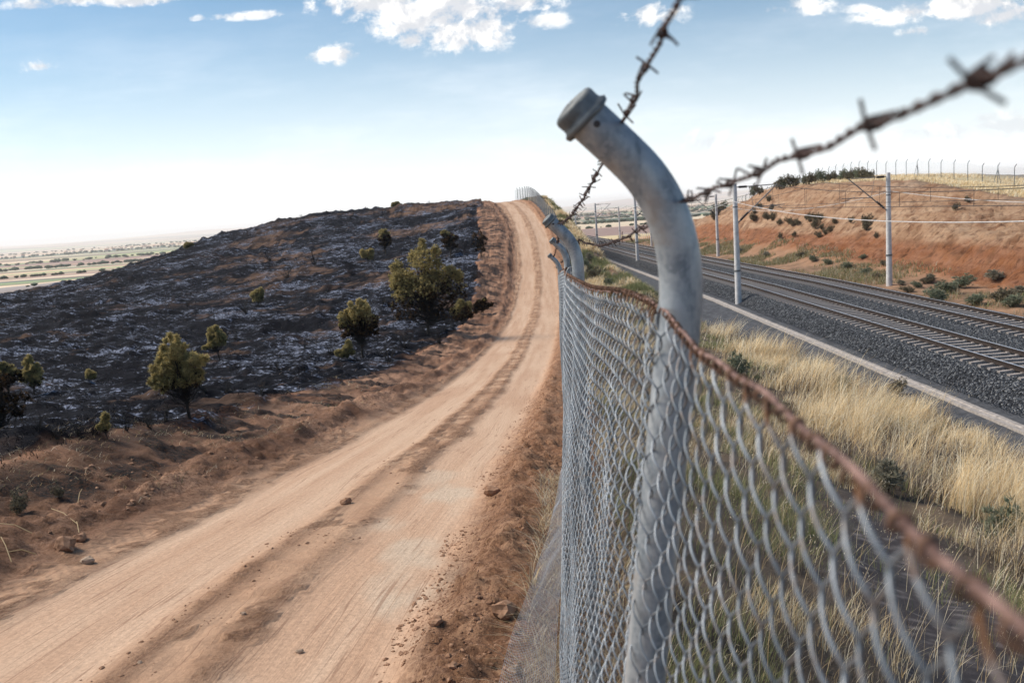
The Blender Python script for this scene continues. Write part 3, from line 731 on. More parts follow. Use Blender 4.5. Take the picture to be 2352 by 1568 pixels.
def barbed(pts, name, spacing=.115, barb=.0108, start=.03, r=.00105):
    """two twisted strands with four-point barbs along a path"""
    pts = np.asarray(pts, float)
    seg = np.linalg.norm(np.diff(pts, axis=0), axis=1); L = np.concatenate([[0], np.cumsum(seg)])
    n = int(L[-1] / .004) + 2; s = np.linspace(0, L[-1], n)
    P = np.stack([np.interp(s, L, pts[:, i]) for i in range(3)], -1)
    P[:, 2] += np.interp(s, np.arange(0, L[-1] + .1, .05), RNG.normal(0, .0011, len(np.arange(0, L[-1] + .1, .05))))
    P[:, 0] += np.interp(s, np.arange(0, L[-1] + .1, .05), RNG.normal(0, .0011, len(np.arange(0, L[-1] + .1, .05))))
    t = np.gradient(P, axis=0); t /= np.linalg.norm(t, axis=1, keepdims=True)
    a = np.cross(t, (0, 0, 1.)); a /= np.linalg.norm(a, axis=1, keepdims=True); b = np.cross(t, a)
    mb = MB()
    for ph in (0, np.pi):
        th = s * 2 * np.pi / .034 + ph
        mb.tube(rel(P + .0012 * (np.cos(th)[:, None] * a + np.sin(th)[:, None] * b)), r, 6)
    o = mb.build(name, RUSTDARK, fence)
    bb = MB()
    for q in np.arange(start, L[-1] - .01, spacing):
        q = q + RNG.normal(0, .006); i = int(np.clip(q / L[-1] * n, 2, n - 3)); c = P[i]; tt, aa, bv = t[i], a[i], b[i]
        ph = RNG.uniform(0, 6.28)
        for k in range(2):
            th = np.linspace(0, 2.6 * np.pi, 18) + ph + k * 1.7
            off = (k - .5) * .005
            ring = c + tt * (off + np.linspace(-.0025, .0025, 18))[:, None] + .0026 * (np.cos(th)[:, None] * aa + np.sin(th)[:, None] * bv)
            d0 = -(-np.sin(th[0]) * aa + np.cos(th[0]) * bv); d1 = (-np.sin(th[-1]) * aa + np.cos(th[-1]) * bv)
            j = RNG.uniform(.8, 1.15, 2) * barb
            path_ = np.vstack([ring[0] + d0 * j[0] + tt * RNG.normal(0, .004), ring, ring[-1] + d1 * j[1] + tt * RNG.normal(0, .004)])
            bb.tube(rel(path_), .00092, 5, ref=tt)
    bo = bb.build('barbs', RUSTDARK, o); bo['kind'] = 'stuff'
    return o

def px_at(px, py, y):
    d = px_dir(px, py); return d * (y / d[1])
def arm_pt(i, frac):
    P = POSTS[i][1]; up = P[-18:]; k = int(frac * 17); return up[k]
# upper strand: from behind the eye over the near arm end, down to the next posts
def sag(a, b, s, n=24):
    t = np.linspace(0, 1, n); q = np.asarray(a) + (np.asarray(b) - np.asarray(a)) * t[:, None]; q[:, 2] -= s * 4 * t * (1 - t); return q
up1 = px_at(1428, 282, 1.02); lo1 = px_at(1572, 462, 1.03)
upn = up1 + (np.array(px_at(1552, 5, .523)) - up1) * 5.5
lon = lo1 + (np.array(px_at(2352, 148, .262)) - lo1) * 3.4
up2 = px_at(1283, 512, 3.6); lo2 = px_at(1331, 549, 3.6)
dU = POSTS[3][1][-1] - POSTS[2][1][-1]
up3 = up2 + dU; lo3 = lo2 + dU
barbed(np.vstack([sag(upn, up1, .0), sag(up1, up2, .030)[1:], sag(up2, up3, .03)[1:], sag(up3, up3 + (POSTS[4][1][-1] - POSTS[3][1][-1]), .03)[1:]]), 'barbed_wire')
barbed(np.vstack([sag(lon, lo1, .0), sag(lo1, lo2, .035)[1:], sag(lo2, lo3, .03)[1:], sag(lo3, lo3 + (POSTS[4][1][-1] - POSTS[3][1][-1]), .03)[1:]]), 'barbed_wire')

# distant run of the same fence: fabric as a fine see-through weave
def fabric(name, wirec, cell, fill=.5):
    m, t, b = principled(name)
    uv = t.N('ShaderNodeTexCoord').outputs['UV']; s = t.N('ShaderNodeSeparateXYZ', i_0=uv)
    a = t.M('FRACT', t.M('DIVIDE', t.M('ADD', s.outputs[0], s.outputs[1]), cell)); c = t.M('FRACT', t.M('DIVIDE', t.M('SUBTRACT', s.outputs[0], s.outputs[1]), cell))
    k = t.M('MAXIMUM', t.M('LESS_THAN', a, fill), t.M('LESS_THAN', c, fill))
    t.put(b.inputs['Base Color'], wirec); b.inputs['Roughness'].default_value = .5; b.inputs['Metallic'].default_value = .3
    tr = t.N('ShaderNodeBsdfTransparent'); mx = t.N('ShaderNodeMixShader', i_0=k)
    t.l.new(tr.outputs[0], mx.inputs[1]); t.l.new(b.outputs[0], mx.inputs[2]); t.l.new(mx.outputs[0], t.n['Material Output'].inputs[0])
    return m
def fabric_strip(name, mat, parent, ys, xf, z0f, z1f, loc):
    V = []; uvs = []
    s = 0; prev = None
    for y in ys:
        x = float(xf(y)); p = np.array([x, y])
        if prev is not None: s += np.linalg.norm(p - prev)
        prev = p
        V += [(x, y, z0f(y)), (x, y, z1f(y))]; uvs += [(s, 0), (s, z1f(y) - z0f(y))]
    n = len(ys); f = np.array([(2 * i, 2 * i + 2, 2 * i + 3, 2 * i + 1) for i in range(n - 1)])
    o = mesh_np(name, np.array(V) - np.array(loc), f, mat, parent)
    ul = o.data.uv_layers.new(name='UVMap'); uvs = np.array(uvs)
    ul.data.foreach_set('uv', uvs[f.ravel()].astype(np.float32).ravel())
    return o
def far_weave(y0, y1, st, r):
    ys_ = np.arange(y0, y1, st); nh = int(1.95 / (st * 1.2)); th = np.arange(nh + 1)
    sgn = np.where((th[None] + np.arange(len(ys_))[:, None]) % 2 == 0, 0.0, 1.0)
    Yp = ys_[:, None] + st * sgn; g = H(fx_(Yp), Yp)
    P = np.stack([fx_(Yp), Yp, g + 1.95 - th[None] * st * 1.2 + 0 * Yp], -1)
    V, f = tubes(P, r, 3, (1, .02, .01)); return mesh_np('chain_link_mesh', rel(V), f, WIRE, fence, attrs={'rust': np.zeros(len(V))})
far_weave(16, 60, .07, .0028); far_weave(60, 130, .14, .0055); far_weave(130, 162.5, .14, .0036)
tl = np.arange(16, 162.5, 1.0); MB().tube(rel(np.stack([fx_(tl), tl, H(fx_(tl), tl) + 1.96], -1)), .006, 4).build('tension_wire', DARKP, fence)

# loose wire netting apron at the foot of the fence
sk_y = np.arange(2.6, 9.6, .02)
skL = cv(2.5, .34, 4.4, .26, 5.2, .23, 6.2, .19, 7.6, .13, 9.6, .02)
def skirt(u, y):
    """u 0 at the fence, 1 at the outer edge"""
    xf = topx(y) - leanf(y) * 1.6 - .02
    x = xf - u * skL(y)
    z = fz_(y) + .13 + (vn(y * 1.6, u * 2.5, 55) - .5) * .07 + .26 * (1 - u) ** 2.2 + .04 * np.sin(np.pi * u) * vn(y * 1.1, u * 1.5, 8) + .03
    return np.stack([x, y, z], -1)
sb = MB()
for u in np.linspace(0, 1, 30):
    V, f = tube(rel(skirt(np.full(len(sk_y), u + 0.0), sk_y)), .0009, 3, (0, 0, 1)); sb.add(V, f)
uu = np.linspace(0, 1, 22)
for y in np.arange(2.7, 9.2, .027):
    V, f = tube(rel(skirt(uu, y + uu * .35)), .0007, 3, (0, 0, 1)); sb.add(V, f)
SKM = simple("fine_netting_wire", (.36, .38, .42), .5, .4)
sb.build('netting_apron', SKM, fence)

# ---------------------------------------------------------------- railway
def railway_track(xc, label, hidden_from=None):
    t = empty('railway_track', (xc, 60, float(TZ(60)) + .6)); put(t, label, 'railway track', 'railway tracks in the cutting')
    L0 = np.array(t.location)
    ys = np.concatenate([np.arange(8, 60, 4.0), np.arange(60, 262, 6.0)])
    prof = np.array([(-.07, 0), (-.07, .012), (-.012, .03), (-.010, .115), (-.036, .125), (-.036, .160), (.036, .160), (.036, .125), (.010, .115), (.012, .03), (.07, .012), (.07, 0)])
    for sx in (-.7525, .7525):
        V = []; 
        for y in ys:
            z = float(TZ(y)) + .645
            V.append(np.stack([prof[:, 0] + xc + sx, np.full(12, y), prof[:, 1] + z], -1))
        V = np.vstack(V) - L0; n = len(ys); k = 12
        i = np.arange(n - 1)[:, None] * k; j = np.arange(k)[None]; j2 = (j + 1) % k
        f = np.stack([i + j, i + j2, i + k + j2, i + k + j], -1).reshape(-1, 4)
        r = mesh_np('rail', V, f, RUSTRAIL, t, smooth=False)
        hb = MB()
        P0 = [(xc + sx, y, float(TZ(y)) + .645 + .1605) for y in ys]
        V = np.vstack([np.array([(p[0] - .029, p[1], p[2]), (p[0] - .024, p[1], p[2] + .0035), (p[0] + .024, p[1], p[2] + .0035), (p[0] + .029, p[1], p[2])]) for p in P0]) - L0
        i = np.arange(n - 1)[:, None] * 4; j = np.arange(3)[None]
        f = np.stack([i + j, i + j + 1, i + 4 + j + 1, i + 4 + j], -1).reshape(-1, 4)
        mesh_np('running_surface', V, f[:, ::-1], HEAD, r, smooth=False)
    mb = MB()
    xs = [-1.3, -.95, -.35, .35, .95, 1.3]; zt = [.12, .135, .122, .122, .135, .12]
    V = []
    for x, z in zip(xs, zt): V += [(x, -.13, -.12), (x, .13, -.12), (x, .085, z), (x, -.085, z)]
    i = np.arange(5)[:, None] * 4; j = np.arange(4)[None]; j2 = (j + 1) % 4
    f = np.stack([i + j, i + 4 + j, i + 4 + j2, i + j2], -1).reshape(-1, 4)
    mb.add(V, [f, np.array([(0, 1, 2, 3), (23, 22, 21, 20)])])
    for sx in (-.7525, .7525):
        for q in (-.11, .11): mb.box(sx + q - .04, -.05, .10, sx + q + .04, .05, .155)
    sl = None; rest = MB()
    yy_ = np.arange(24.0, 240, .6)
    for k, y in enumerate(yy_):
        p = (0, y - 60, float(TZ(y)) - L0[2] + .512)
        if k < 100:
            if sl is None: sl = mb.build('sleeper', SLEEP, t, smooth=False); c = sl
            else: c = sl.copy(); col.objects.link(c); c.parent = t
            c.location = p
        else:
            for vv, f3, in ((np.vstack(mb.v), None),):
                rest.add(vv + np.array(p), [np.vstack(mb.f4)])
    r = rest.build('sleeper_run', SLEEP, t, smooth=False); r['kind'] = 'stuff'
    return t
railway_track(16.9, 'railway track nearer to the fence, two rusty rails on concrete sleepers')
railway_track(21.15, 'railway track farther from the fence, running along the foot of the red cutting')

# concrete drain channel along the path
db = MB(); ys = np.arange(2, 235, .8); P = []
rg = np.random.default_rng(3)
V = []
prof = [(-.24, -.30), (-.21, .05), (-.07, .055), (-.02, .0), (.04, .055), (.19, .05), (.22, -.30)]
for i, y in enumerate(ys):
    jx = rg.normal(0, .012)
    for (a, b) in prof: V.append((13.62 + a + jx, y, float(TZ(y)) + b + .03))
k = len(prof); n = len(ys); i = np.arange(n - 1)[:, None] * k; j = np.arange(k - 1)[None]
f = np.stack([i + j + k, i + j + 1 + k, i + j + 1, i + j], -1).reshape(-1, 4)
o = mesh_np('drainage_channel', V, f, CONCG, smooth=False)
put(o, 'pale concrete drainage kerb running between the grey path and the ballast', 'drain')

# masts with cantilevers
def mast(x, y, side, label, zb=None, h=7.5, lean=0):
    zg = float(H(x, y)) if zb is None else zb
    t = empty('catenary_mast', (x, y, zg)); put(t, label, 'mast', 'overhead line masts along the railway')
    mb = MB(); n = 8; zs = np.linspace(-.5, h, n); mb.tube([(0, 0, z) for z in zs], np.linspace(.205, .135, n), 20)
    mb.build('pole', CONC, t)
    bnd = MB(); bnd.tube([(0, 0, 2.0), (0, 0, 2.12)], .215, 16); bnd.tube([(0, 0, h - 1.5), (0, 0, h - 1.42)], .165, 16); bnd.build('clamp_band', STEEL, t)
    s = side
    z1 = h - .25; z0 = h - 2.45
    ca = MB()
    ca.tube([(s * .14, 0, z1), (s * 2.45, 0, z1 + .02)], .030, 8)
    ca.tube([(s * .14, 0, z0), (s * 2.65, 0, z1 + .03)], .038, 8)
    ca.tube([(s * 1.05, 0, z0 + .9), (s * 3.1, 0, z0 + .95)], .026, 8)
    ca.tube([(s * .9, 0, z1), (s * 1.15, 0, z0 + .95)], .014, 6)
    ca.tube([(s * 2.2, 0, z0 + 1.0), (s * 2.95, .1, z0 + .75)], .02, 6)
    c = ca.build('cantilever', STEEL, t)
    for (a, b) in (((s * .25, z1), (s * .75, z1)), ((s * .30, z0 + .15), (s * .78, z0 + .60))):
        ib = MB(); m_ = 9
        P = [(a[0] + (b[0] - a[0]) * q, 0, a[1] + (b[1] - a[1]) * q) for q in np.linspace(0, 1, m_ * 2)]
        ib.tube(P, [.085 if q % 2 else .055 for q in range(m_ * 2)], 12); ib.build('insulator', INSUL, c)
    return t
mast(14.5, 57.3, 1, 'pale concrete mast in front of the tracks, nearest one right of the bent post')
mast(25.6, 60.9, -1, 'large concrete mast beyond both tracks in front of the red cutting')
mast(15.4, 107, 1, 'concrete mast just left of the bent fence post, on the fence side of the tracks')
mast(25.8, 111, -1, 'slim concrete mast beyond the tracks where the red cutting begins')
mast(15.9, 158, 1, 'distant concrete mast at the edge of the grassy mound')
mast(25.3, 158, -1, 'brownish distant mast beyond the tracks, half hidden by the bent post')
mast(26.2, 208, -1, 'distant mast standing on the yellow field beyond the tracks')
mast(16.1, 205, 1, 'far mast whose top shows above the grassy mound, leftmost but one')
mast(26.0, 257, -1, 'far mast rising behind the one at the mound edge')
mast(20.3, 258, 1, 'farthest small mast above the grassy mound')
mast(14.3, 8.0, 1, 'nearest concrete mast on the fence side, its foot close to the drain')
mast(25.5, 10.0, -1, 'nearest concrete mast on the far side of the tracks')

def wire(name, label, pts, r, mat, group='overhead wires of the railway'):
    o = MB().tube(pts, r, 5).build(name, mat); put(o, label, 'overhead wire', group); return o
nearm = [(8, 14.3), (57.3, 14.5), (107, 15.4), (158, 15.9), (205, 16.1), (258, 20.3)]
farm = [(10, 25.5), (60.9, 25.6), (111, 25.8), (158, 25.3), (208, 26.2), (257, 26)]
def tops(l, dz): return [(x, y, float(TZ(y)) + 7.5 - dz) for y, x in l]
def run(pts, sg):
    out = [np.array(pts[0])[None]]
    for a, b in zip(pts[:-1], pts[1:]): out.append(sag(a, b, sg, 20)[1:])
    return np.vstack(out)
wire('feeder_cable', 'pale sagging cable strung on the masts nearer the fence', run([(x - .2, y, z) for x, y, z in tops(nearm, 1.02)], 1.0), .017, CABLE)
wire('feeder_cable', 'pale sagging cable strung on the masts beyond the tracks', run([(x + .2, y, z) for x, y, z in tops(farm, 1.13)], 1.05), .017, CABLE)
for xc, l, nm in ((16.9, nearm, 'nearer'), (21.15, farm, 'farther')):
    ct_ = empty('contact_line', (xc, 60, float(TZ(60)) + 5)); put(ct_, 'catenary and contact wires with droppers above the %s track' % nm, 'overhead wire', 'overhead wires of the railway')
    L0 = np.array(ct_.location)
    mp = run([(xc + (.2 if i % 2 else -.2), y, float(TZ(y)) + 7.25) for i, (y, x) in enumerate(l)], .85)
    MB().tube(mp - L0, .015, 4).build('catenary_wire', CABLED, ct_)
    cp = np.array([(xc + (.2 if i % 2 else -.2), y, float(TZ(y)) + 5.85) for i, (y, x) in enumerate(l)])
    MB().tube(cp - L0, .013, 4).build('contact_wire', CABLED, ct_)
    d0 = MB()
    for y in np.arange(14, 250, 6.3):
        i = np.argmin(abs(mp[:, 1] - y)); xx = np.interp(y, cp[:, 1], cp[:, 0]); zz = np.interp(y, cp[:, 1], cp[:, 2])
        d0.tube(np.array([(mp[i, 0], y, np.interp(y, mp[:, 1], mp[:, 2])), (xx, y, zz)]) - L0, .011, 3)
    d0.build('droppers', CABLED, ct_)

# ---------------------------------------------------------------- fence along the top of the cutting
hf = empty('hilltop_fence', (50, 110, float(H(50, 110)))); put(hf, 'tall wire fence with angled posts on the skyline above the red cutting', 'fence')
HL = np.array(hf.location)
DPOST = simple("weathered_post", (.10, .12, .14), .6, .3)
pb = MB(); pb.tube([(0, 0, -.2), (0, 0, 1.85), (.03, 0, 1.95), (.20, 0, 2.22)], .035, 8)
br = MB(); br.tube([(0, .08, 1.5), (-.1, .75, 0)], .025, 6); br.tube([(0, -.08, 1.5), (-.1, -.75, 0)], .025, 6)
p0 = None; b0 = None
zt = cv(60, -.9, 83, .35, 89.4, .92, 101, 2.03, 109, 2.6, 121, 3.03, 131, 3.38, 140, 3.2, 149, 2.9, 158, 2.23, 168, 1.47, 179, .6, 190, -.13, 235, -6)
for i, y in enumerate(np.arange(68.6, 222, 3.0)):
    g = float(H(50, y))
    if p0 is None: p0 = pb.build('post', DPOST, hf); c = p0
    else: c = p0.copy(); col.objects.link(c); c.parent = hf
    c.location = np.array((50, y, g)) - HL
    if i in (4, 8, 14, 22, 30):
        if b0 is None: b0 = br.build('brace', DPOST, hf); c = b0
        else: c = b0.copy(); col.objects.link(c); c.parent = hf
        c.location = np.array((50, y, g)) - HL
FABF = fabric("woven_wire_far", (.42, .46, .50), .3, .065)
fabric_strip('wire_mesh', FABF, hf, np.arange(68.6, 222, 1.5), lambda y: 50.0, lambda y: float(H(50, y)), lambda y: float(H(50, y)) + 1.95, tuple(HL))
ff = MB()
lf = empty('field_fence', (31, 190, float(H(31, 190)))); put(lf, 'low pale post fence at the edge of the yellow field beyond the tracks', 'fence')
q0 = None
for y in np.arange(150, 232, 3.0):
    x = 28.5 + (y - 150) * .02
    if q0 is None: q0 = MB().tube([(0, 0, -.2), (0, 0, 1.5)], .05, 6).build('post', CABLE, lf); c = q0
    else: c = q0.copy(); col.objects.link(c); c.parent = lf
    c.location = np.array((x, y, float(H(x, y)))) - np.array(lf.location)
MB().tube([np.array((28.5 + (y - 150) * .02, y, float(H(28.5 + (y - 150) * .02, y)) + 1.3)) - np.array(lf.location) for y in np.arange(150, 232, 3.0)], .02, 4).build('wire', CABLE, lf)

# ---------------------------------------------------------------- vegetation
def blades(root, h, lean, az, width, colr, rng, levels=3, curl=1.0):
    """tapered bent strips; returns V, F, C"""
    n = len(h); t = np.linspace(0, 1, levels + 1)
    d = np.stack([np.cos(az), np.sin(az)], -1)
    side = np.stack([-np.sin(az + rng.uniform(-1, 1, n)), np.cos(az + rng.uniform(-1, 1, n))], -1)
    V = np.zeros((n, levels * 2 + 1, 3)); Cc = np.zeros((n, levels * 2 + 1, 3))
    for k in range(levels + 1):
        tt = t[k]; off = (lean * h * (tt ** 1.8) * curl)[:, None] * d
        zz = h * tt * (1 - .25 * np.minimum(lean, 1.5) * tt)
        P = np.concatenate([root[:, :2] + off, (root[:, 2] + zz)[:, None]], 1)
        wv = (width * (1 - .75 * tt))[:, None] * side * .5
        cc = colr * (1.0 + 0 * tt)
        if k < levels:
            V[:, 2 * k] = P; V[:, 2 * k + 1] = P; V[:, 2 * k, :2] -= wv; V[:, 2 * k + 1, :2] += wv
            Cc[:, 2 * k] = cc; Cc[:, 2 * k + 1] = cc
        else: V[:, 2 * k] = P; Cc[:, 2 * k] = cc
    m = levels * 2 + 1; b = np.arange(n)[:, None] * m
    q = [np.stack([b[:, 0] + 2 * k, b[:, 0] + 2 * k + 1, b[:, 0] + 2 * k + 3, b[:, 0] + 2 * k + 2], -1) for k in range(levels - 1)]
    tr = np.stack([b[:, 0] + 2 * (levels - 1), b[:, 0] + 2 * levels - 1, b[:, 0] + 2 * levels], -1)
    return V.reshape(-1, 3), np.vstack(q), tr, Cc.reshape(-1, 3)

def grass_field(name, x, y, hh, colr, rng, wmul=1.0, lean=.55, az=0.6, azs=.9, levels=3, parent=None, mat=None):
    n = len(x); z = H(x, y)
    h = hh * rng.uniform(.55, 1.15, n)
    ln = np.abs(rng.normal(lean, .25, n)); a = rng.normal(az, azs, n)
    wd = (.0024 + .00042 * np.hypot(x, y)) * wmul * rng.uniform(.7, 1.3, n)
    V, q, tr, c = blades(np.stack([x, y, z - .02], -1), h, ln, a, wd, colr, rng, levels)
    return mesh_np(name, V, [q, tr], mat or GRASSM, parent, smooth=False, colr=c)

SOOT = vcol('soot_blades', .95, 0, spec=.02)
GOLD = np.array([(.80, .65, .40), (.86, .75, .53), (.70, .52, .28), (.88, .81, .63), (.52, .38, .21)])
GREEN = np.array([(.20, .22, .09), (.13, .16, .07), (.28, .27, .13), (.17, .17, .09)])
GREYB = np.array([(.16, .13, .11), (.24, .20, .16), (.10, .08, .07)])
def pick(pal, n, rng): return pal[rng.integers(0, len(pal), n)] * rng.uniform(.8, 1.2, (n, 1))

rng = np.random.default_rng(11)
def bank_points(n, y0, y1):
    y = y0 * (y1 / y0) ** rng.uniform(0, 1, n)
    x = fx_(y) + .25 + (PXE(y) + .1 - fx_(y) - .25) * rng.uniform(0, 1, n)
    return x, y
x, y = bank_points(300000, 2.4, 62)
patch = fbm(x * .55, y * .42, 201, 4); green = fbm(x * .7 + 9, y * .5, 205, 4); tall = fbm(x * .5, y * .5, 207, 3)
bareM = ss(1.3 - np.hypot((x - 2.2 - .225 * y + (fbm(x * .9, y * .9, 120, 3) - .5) * .8) / 1.15, (y - 8.5) / 6.0), 0, .7)
keep = rng.uniform(0, 1, len(x)) < np.clip((patch - .38) * 6, .06, 1) * (1 - .985 * bareM * (.75 + .25 * ss(fbm(x * 2.5, y * 2.5, 122, 3), .4, .5))) * (.8 + .2 * ss(x - .12 * y, 2.6, 5.0)) * (1 - .6 * ss(x, PXE(y) - .8, PXE(y)))
x, y, green, tall, patch = [a[keep] for a in (x, y, green, tall, patch)]
gold_c = pick(GOLD, len(x), rng) * (.78 + .22 * ss(x - .12 * y, 3.0, 5.5))[:, None]; green_c = pick(GREEN, len(x), rng); grey_c = pick(GREYB, len(x), rng)
gs = rng.uniform(0, 1, len(x)); side_ = ss(x - .12 * y, 3.6, 6.0)
isg = gs < np.clip(ss(green, .50, .60) * .85 * (1 - .75 * side_) + .08 * (1 - side_), 0, .9)
isb = rng.uniform(0, 1, len(x)) < np.clip(ss(1 - patch, .50, .60) * .5 * (1 - .5 * side_) + .22 * (1 - side_), 0, .8)
clump = fbm(x * 2.3, y * 2.0, 215, 3)
isb = isb | (rng.uniform(0, 1, len(x)) < .75 * ss(.44 - clump, 0, .10)) | (rng.uniform(0, 1, len(x)) < .8 * ss(fbm(x * .6 + 3, y * .5, 217, 3), .56, .64))
c = np.where(isg[:, None], green_c, np.where(isb[:, None], grey_c, gold_c))
hh = np.where(isg, .24 + .14 * side_, .27 + .16 * side_ + .62 * ss(tall, .38, .62) * side_) * (.75 + .25 * ss(y, 4, 9)) * (.55 + .9 * ss(clump, .35, .62)) * np.where(isb, .75, 1.0)
o = grass_field('dry_grass', x, y, hh, c, rng, 1.0, .6, .35, .75); put(o, 'dry golden grass leaning on the bank between the fence and the path', 'grass', kind='stuff')
# oat seed heads above the grass
n = 17000; x, y = bank_points(n, 3.5, 45)
k = (fbm(x * .5, y * .5, 207, 3) > .47) & ((x > 3.6 + .24 * y) | (rng.uniform(0, 1, n) < .10)); x, y = x[k], y[k]
n = len(x); z = H(x, y); h = rng.uniform(.55, .95, n); az = rng.normal(.35, .5, n); wd = .0014 + .00028 * y
V, q, tr, cc = blades(np.stack([x, y, z], -1), h, rng.uniform(.3, .8, n), az, wd, pick(GOLD, n, rng), rng, 4)
tips = V.reshape(n, -1, 3)[:, -1]
mb = MB(); mb.add(V, [q, tr], cc)
for s_ in range(5):
    p = tips + rng.normal(0, .03, (n, 3)) * [1, 1, 1.2]
    d = rng.normal(0, 1, (n, 3)); d[:, 2] = -abs(d[:, 2]) - .5; d /= np.linalg.norm(d, axis=1, keepdims=True)
    sd = np.cross(d, rng.normal(0, 1, (n, 3))); sd /= np.linalg.norm(sd, axis=1, keepdims=True)
    ln = (.018 + .0006 * y)[:, None]; ww = (.0022 + .00030 * y)[:, None]
    VV = np.stack([p, p + d * ln * .5 + sd * ww, p + d * ln, p + d * ln * .5 - sd * ww], 1).reshape(-1, 3)
    mb.add(VV, np.arange(n * 4).reshape(-1, 4), np.repeat(pick(np.array([(.74, .66, .50), (.66, .56, .38)]), n, rng), 4, 0))
o = mb.build('oat_stalks', GRASSM, smooth=False); put(o, 'tall dry oat stalks with drooping seed heads rising over the grass', 'grass', kind='stuff')
# grass on the far shoulder, cutting foot, hilltop, roadside
def region_pts(n, xa, xb, ya, yb, logy=True):
    y = (ya * (yb / ya) ** rng.uniform(0, 1, n)) if logy else rng.uniform(ya, yb, n)
    xa_ = xa(y) if callable(xa) else xa; xb_ = xb(y) if callable(xb) else xb
    return xa_ + (xb_ - xa_) * rng.uniform(0, 1, n), y
mbs = []
x, y = region_pts(60000, lambda y: fx_(y) + .4, lambda y: S1X(y) + 1.2, 60, 168)
k = fbm(x * .45, y * .35, 211, 3) > .47; x, y = x[k], y[k]
gg = fbm(x * .5, y * .4, 212, 3) > .56
c = np.where(gg[:, None], pick(GREEN, len(x), rng), pick(GOLD, len(x), rng))
o = grass_field('mound_grass', x, y, .62 * np.ones(len(x)), c, rng, 1.5, .6, 0, 3.1, 2); put(o, 'tufts of straw and green grass on the mound beyond the fence', 'grass', kind='stuff')
x, y = region_pts(110000, 24.8, 31.0, 36, 190)
k = rng.uniform(0, 1, len(x)) < ss(fbm(x * .35, y * .2, 221, 4), .40, .6) * (1 - .7 * ss(x, 28.5, 31)) * (.25 + .75 * ss(y, 60, 90)); x, y = x[k], y[k]
c = np.where((rng.uniform(0, 1, len(x)) < .45)[:, None], pick(GREEN * 1.1, len(x), rng), pick(GOLD * .5, len(x), rng))
o = grass_field('slope_scrub', x, y, .42 * np.ones(len(x)), c, rng, 1.5, .5, 0, 3.1, 2); put(o, 'rough scrub and weeds along the foot of the red cutting', 'ground cover', kind='stuff')
x, y = region_pts(42000, 40.8, 56, 60, 200)
k = rng.uniform(0, 1, len(x)) < ss(fbm(x * .25, y * .2, 231, 4), .30, .5); x, y = x[k], y[k]
o = grass_field('hilltop_grass', x, y, .40 * np.ones(len(x)), pick(GOLD, len(x), rng), rng, 1.6, .6, .3, 1.0, 2); put(o, 'pale dry grass on top of the red cutting under the fence', 'grass', kind='stuff')
x, y = region_pts(7000, lambda y: EX(y) - .3, lambda y: RL(y) - .1, 3.6, 26)
k = fbm(x * .9, y * .9, 241, 3) > .54; x, y = x[k], y[k]
c = np.where((rng.uniform(0, 1, len(x)) < .3)[:, None], pick(GREEN * .7, len(x), rng), pick(GOLD * .6, len(x), rng))
o = grass_field('verge_stubble', x, y, .11 * np.ones(len(x)), c, rng, .9, 1.6, 0, 3.1, 2); put(o, 'sparse dead grass lying on the left road verge', 'grass', kind='stuff')
# straw under and beside the netting apron
x, y = region_pts(9000, lambda y: topx(y) - .34, lambda y: topx(y) + .25, 2.4, 9)
o = grass_field('fence_straw', x, y, .20 * np.ones(len(x)), pick(np.vstack([GOLD * .8, GREYB]), len(x), rng), rng, .8, 1.2, 0, 3.1, 3); put(o, 'dead straw caught in the wire netting at the fence foot', 'straw', kind='stuff')
# charred tussocks on the burnt hillside
x, y = region_pts(120000, lambda y: -8 - y * .62, lambda y: EX(y) + .1, 9, 185)
k = fbm(x * 1.5, y * 1.5, 251, 3) > .53; x, y = x[k], y[k]
c = np.where((rng.uniform(0, 1, len(x)) < .12)[:, None], pick(GREYB, len(x), rng), pick(np.array([(.006, .006, .008), (.013, .012, .012)]), len(x), rng))
o = grass_field('burnt_stubble', x, y, (.09 + .0012 * y), c, rng, 1.3, .9, 0, 3.1, 2, mat=SOOT); put(o, 'blackened stubble left by the fire over the whole slope', 'burnt stubble', kind='stuff')

def crown(mb, cen, rad, n, L, wv, colf, rng, up=.35, per=14):
    """tufts of needles through an ellipsoid's volume, denser outside"""
    u = rng.normal(0, 1, (n, 3)); u /= np.linalg.norm(u, axis=1, keepdims=True)
    r = rng.uniform(.12, 1, n) ** .55
    p = cen + u * r[:, None] * rad
    p = p + (vn(p[:, 0] * 3, p[:, 2] * 3, 5) - .5)[:, None] * rad * .25
    cc = colf(p, u, rng)
    allp = p; ok = ~np.isnan(cc[:, 0]); p, u, cc = p[ok], u[ok], cc[ok]; n = len(p)
    P = np.repeat(p, per, 0); d = rng.normal(0, 1, (n * per, 3)) + np.repeat(u, per, 0) * .7; d[:, 2] += up; d /= np.linalg.norm(d, axis=1, keepdims=True)
    sd = np.cross(d, rng.normal(0, 1, (n * per, 3))); sd /= np.linalg.norm(sd, axis=1, keepdims=True)
    l_ = (L * rng.uniform(.6, 1.2, n * per))[:, None]
    V = np.stack([P - sd * wv, P + sd * wv, P + d * l_], 1).reshape(-1, 3)
    mb.add(V, np.arange(n * per * 3).reshape(-1, 3), np.repeat(cc, per * 3, 0))
    return allp

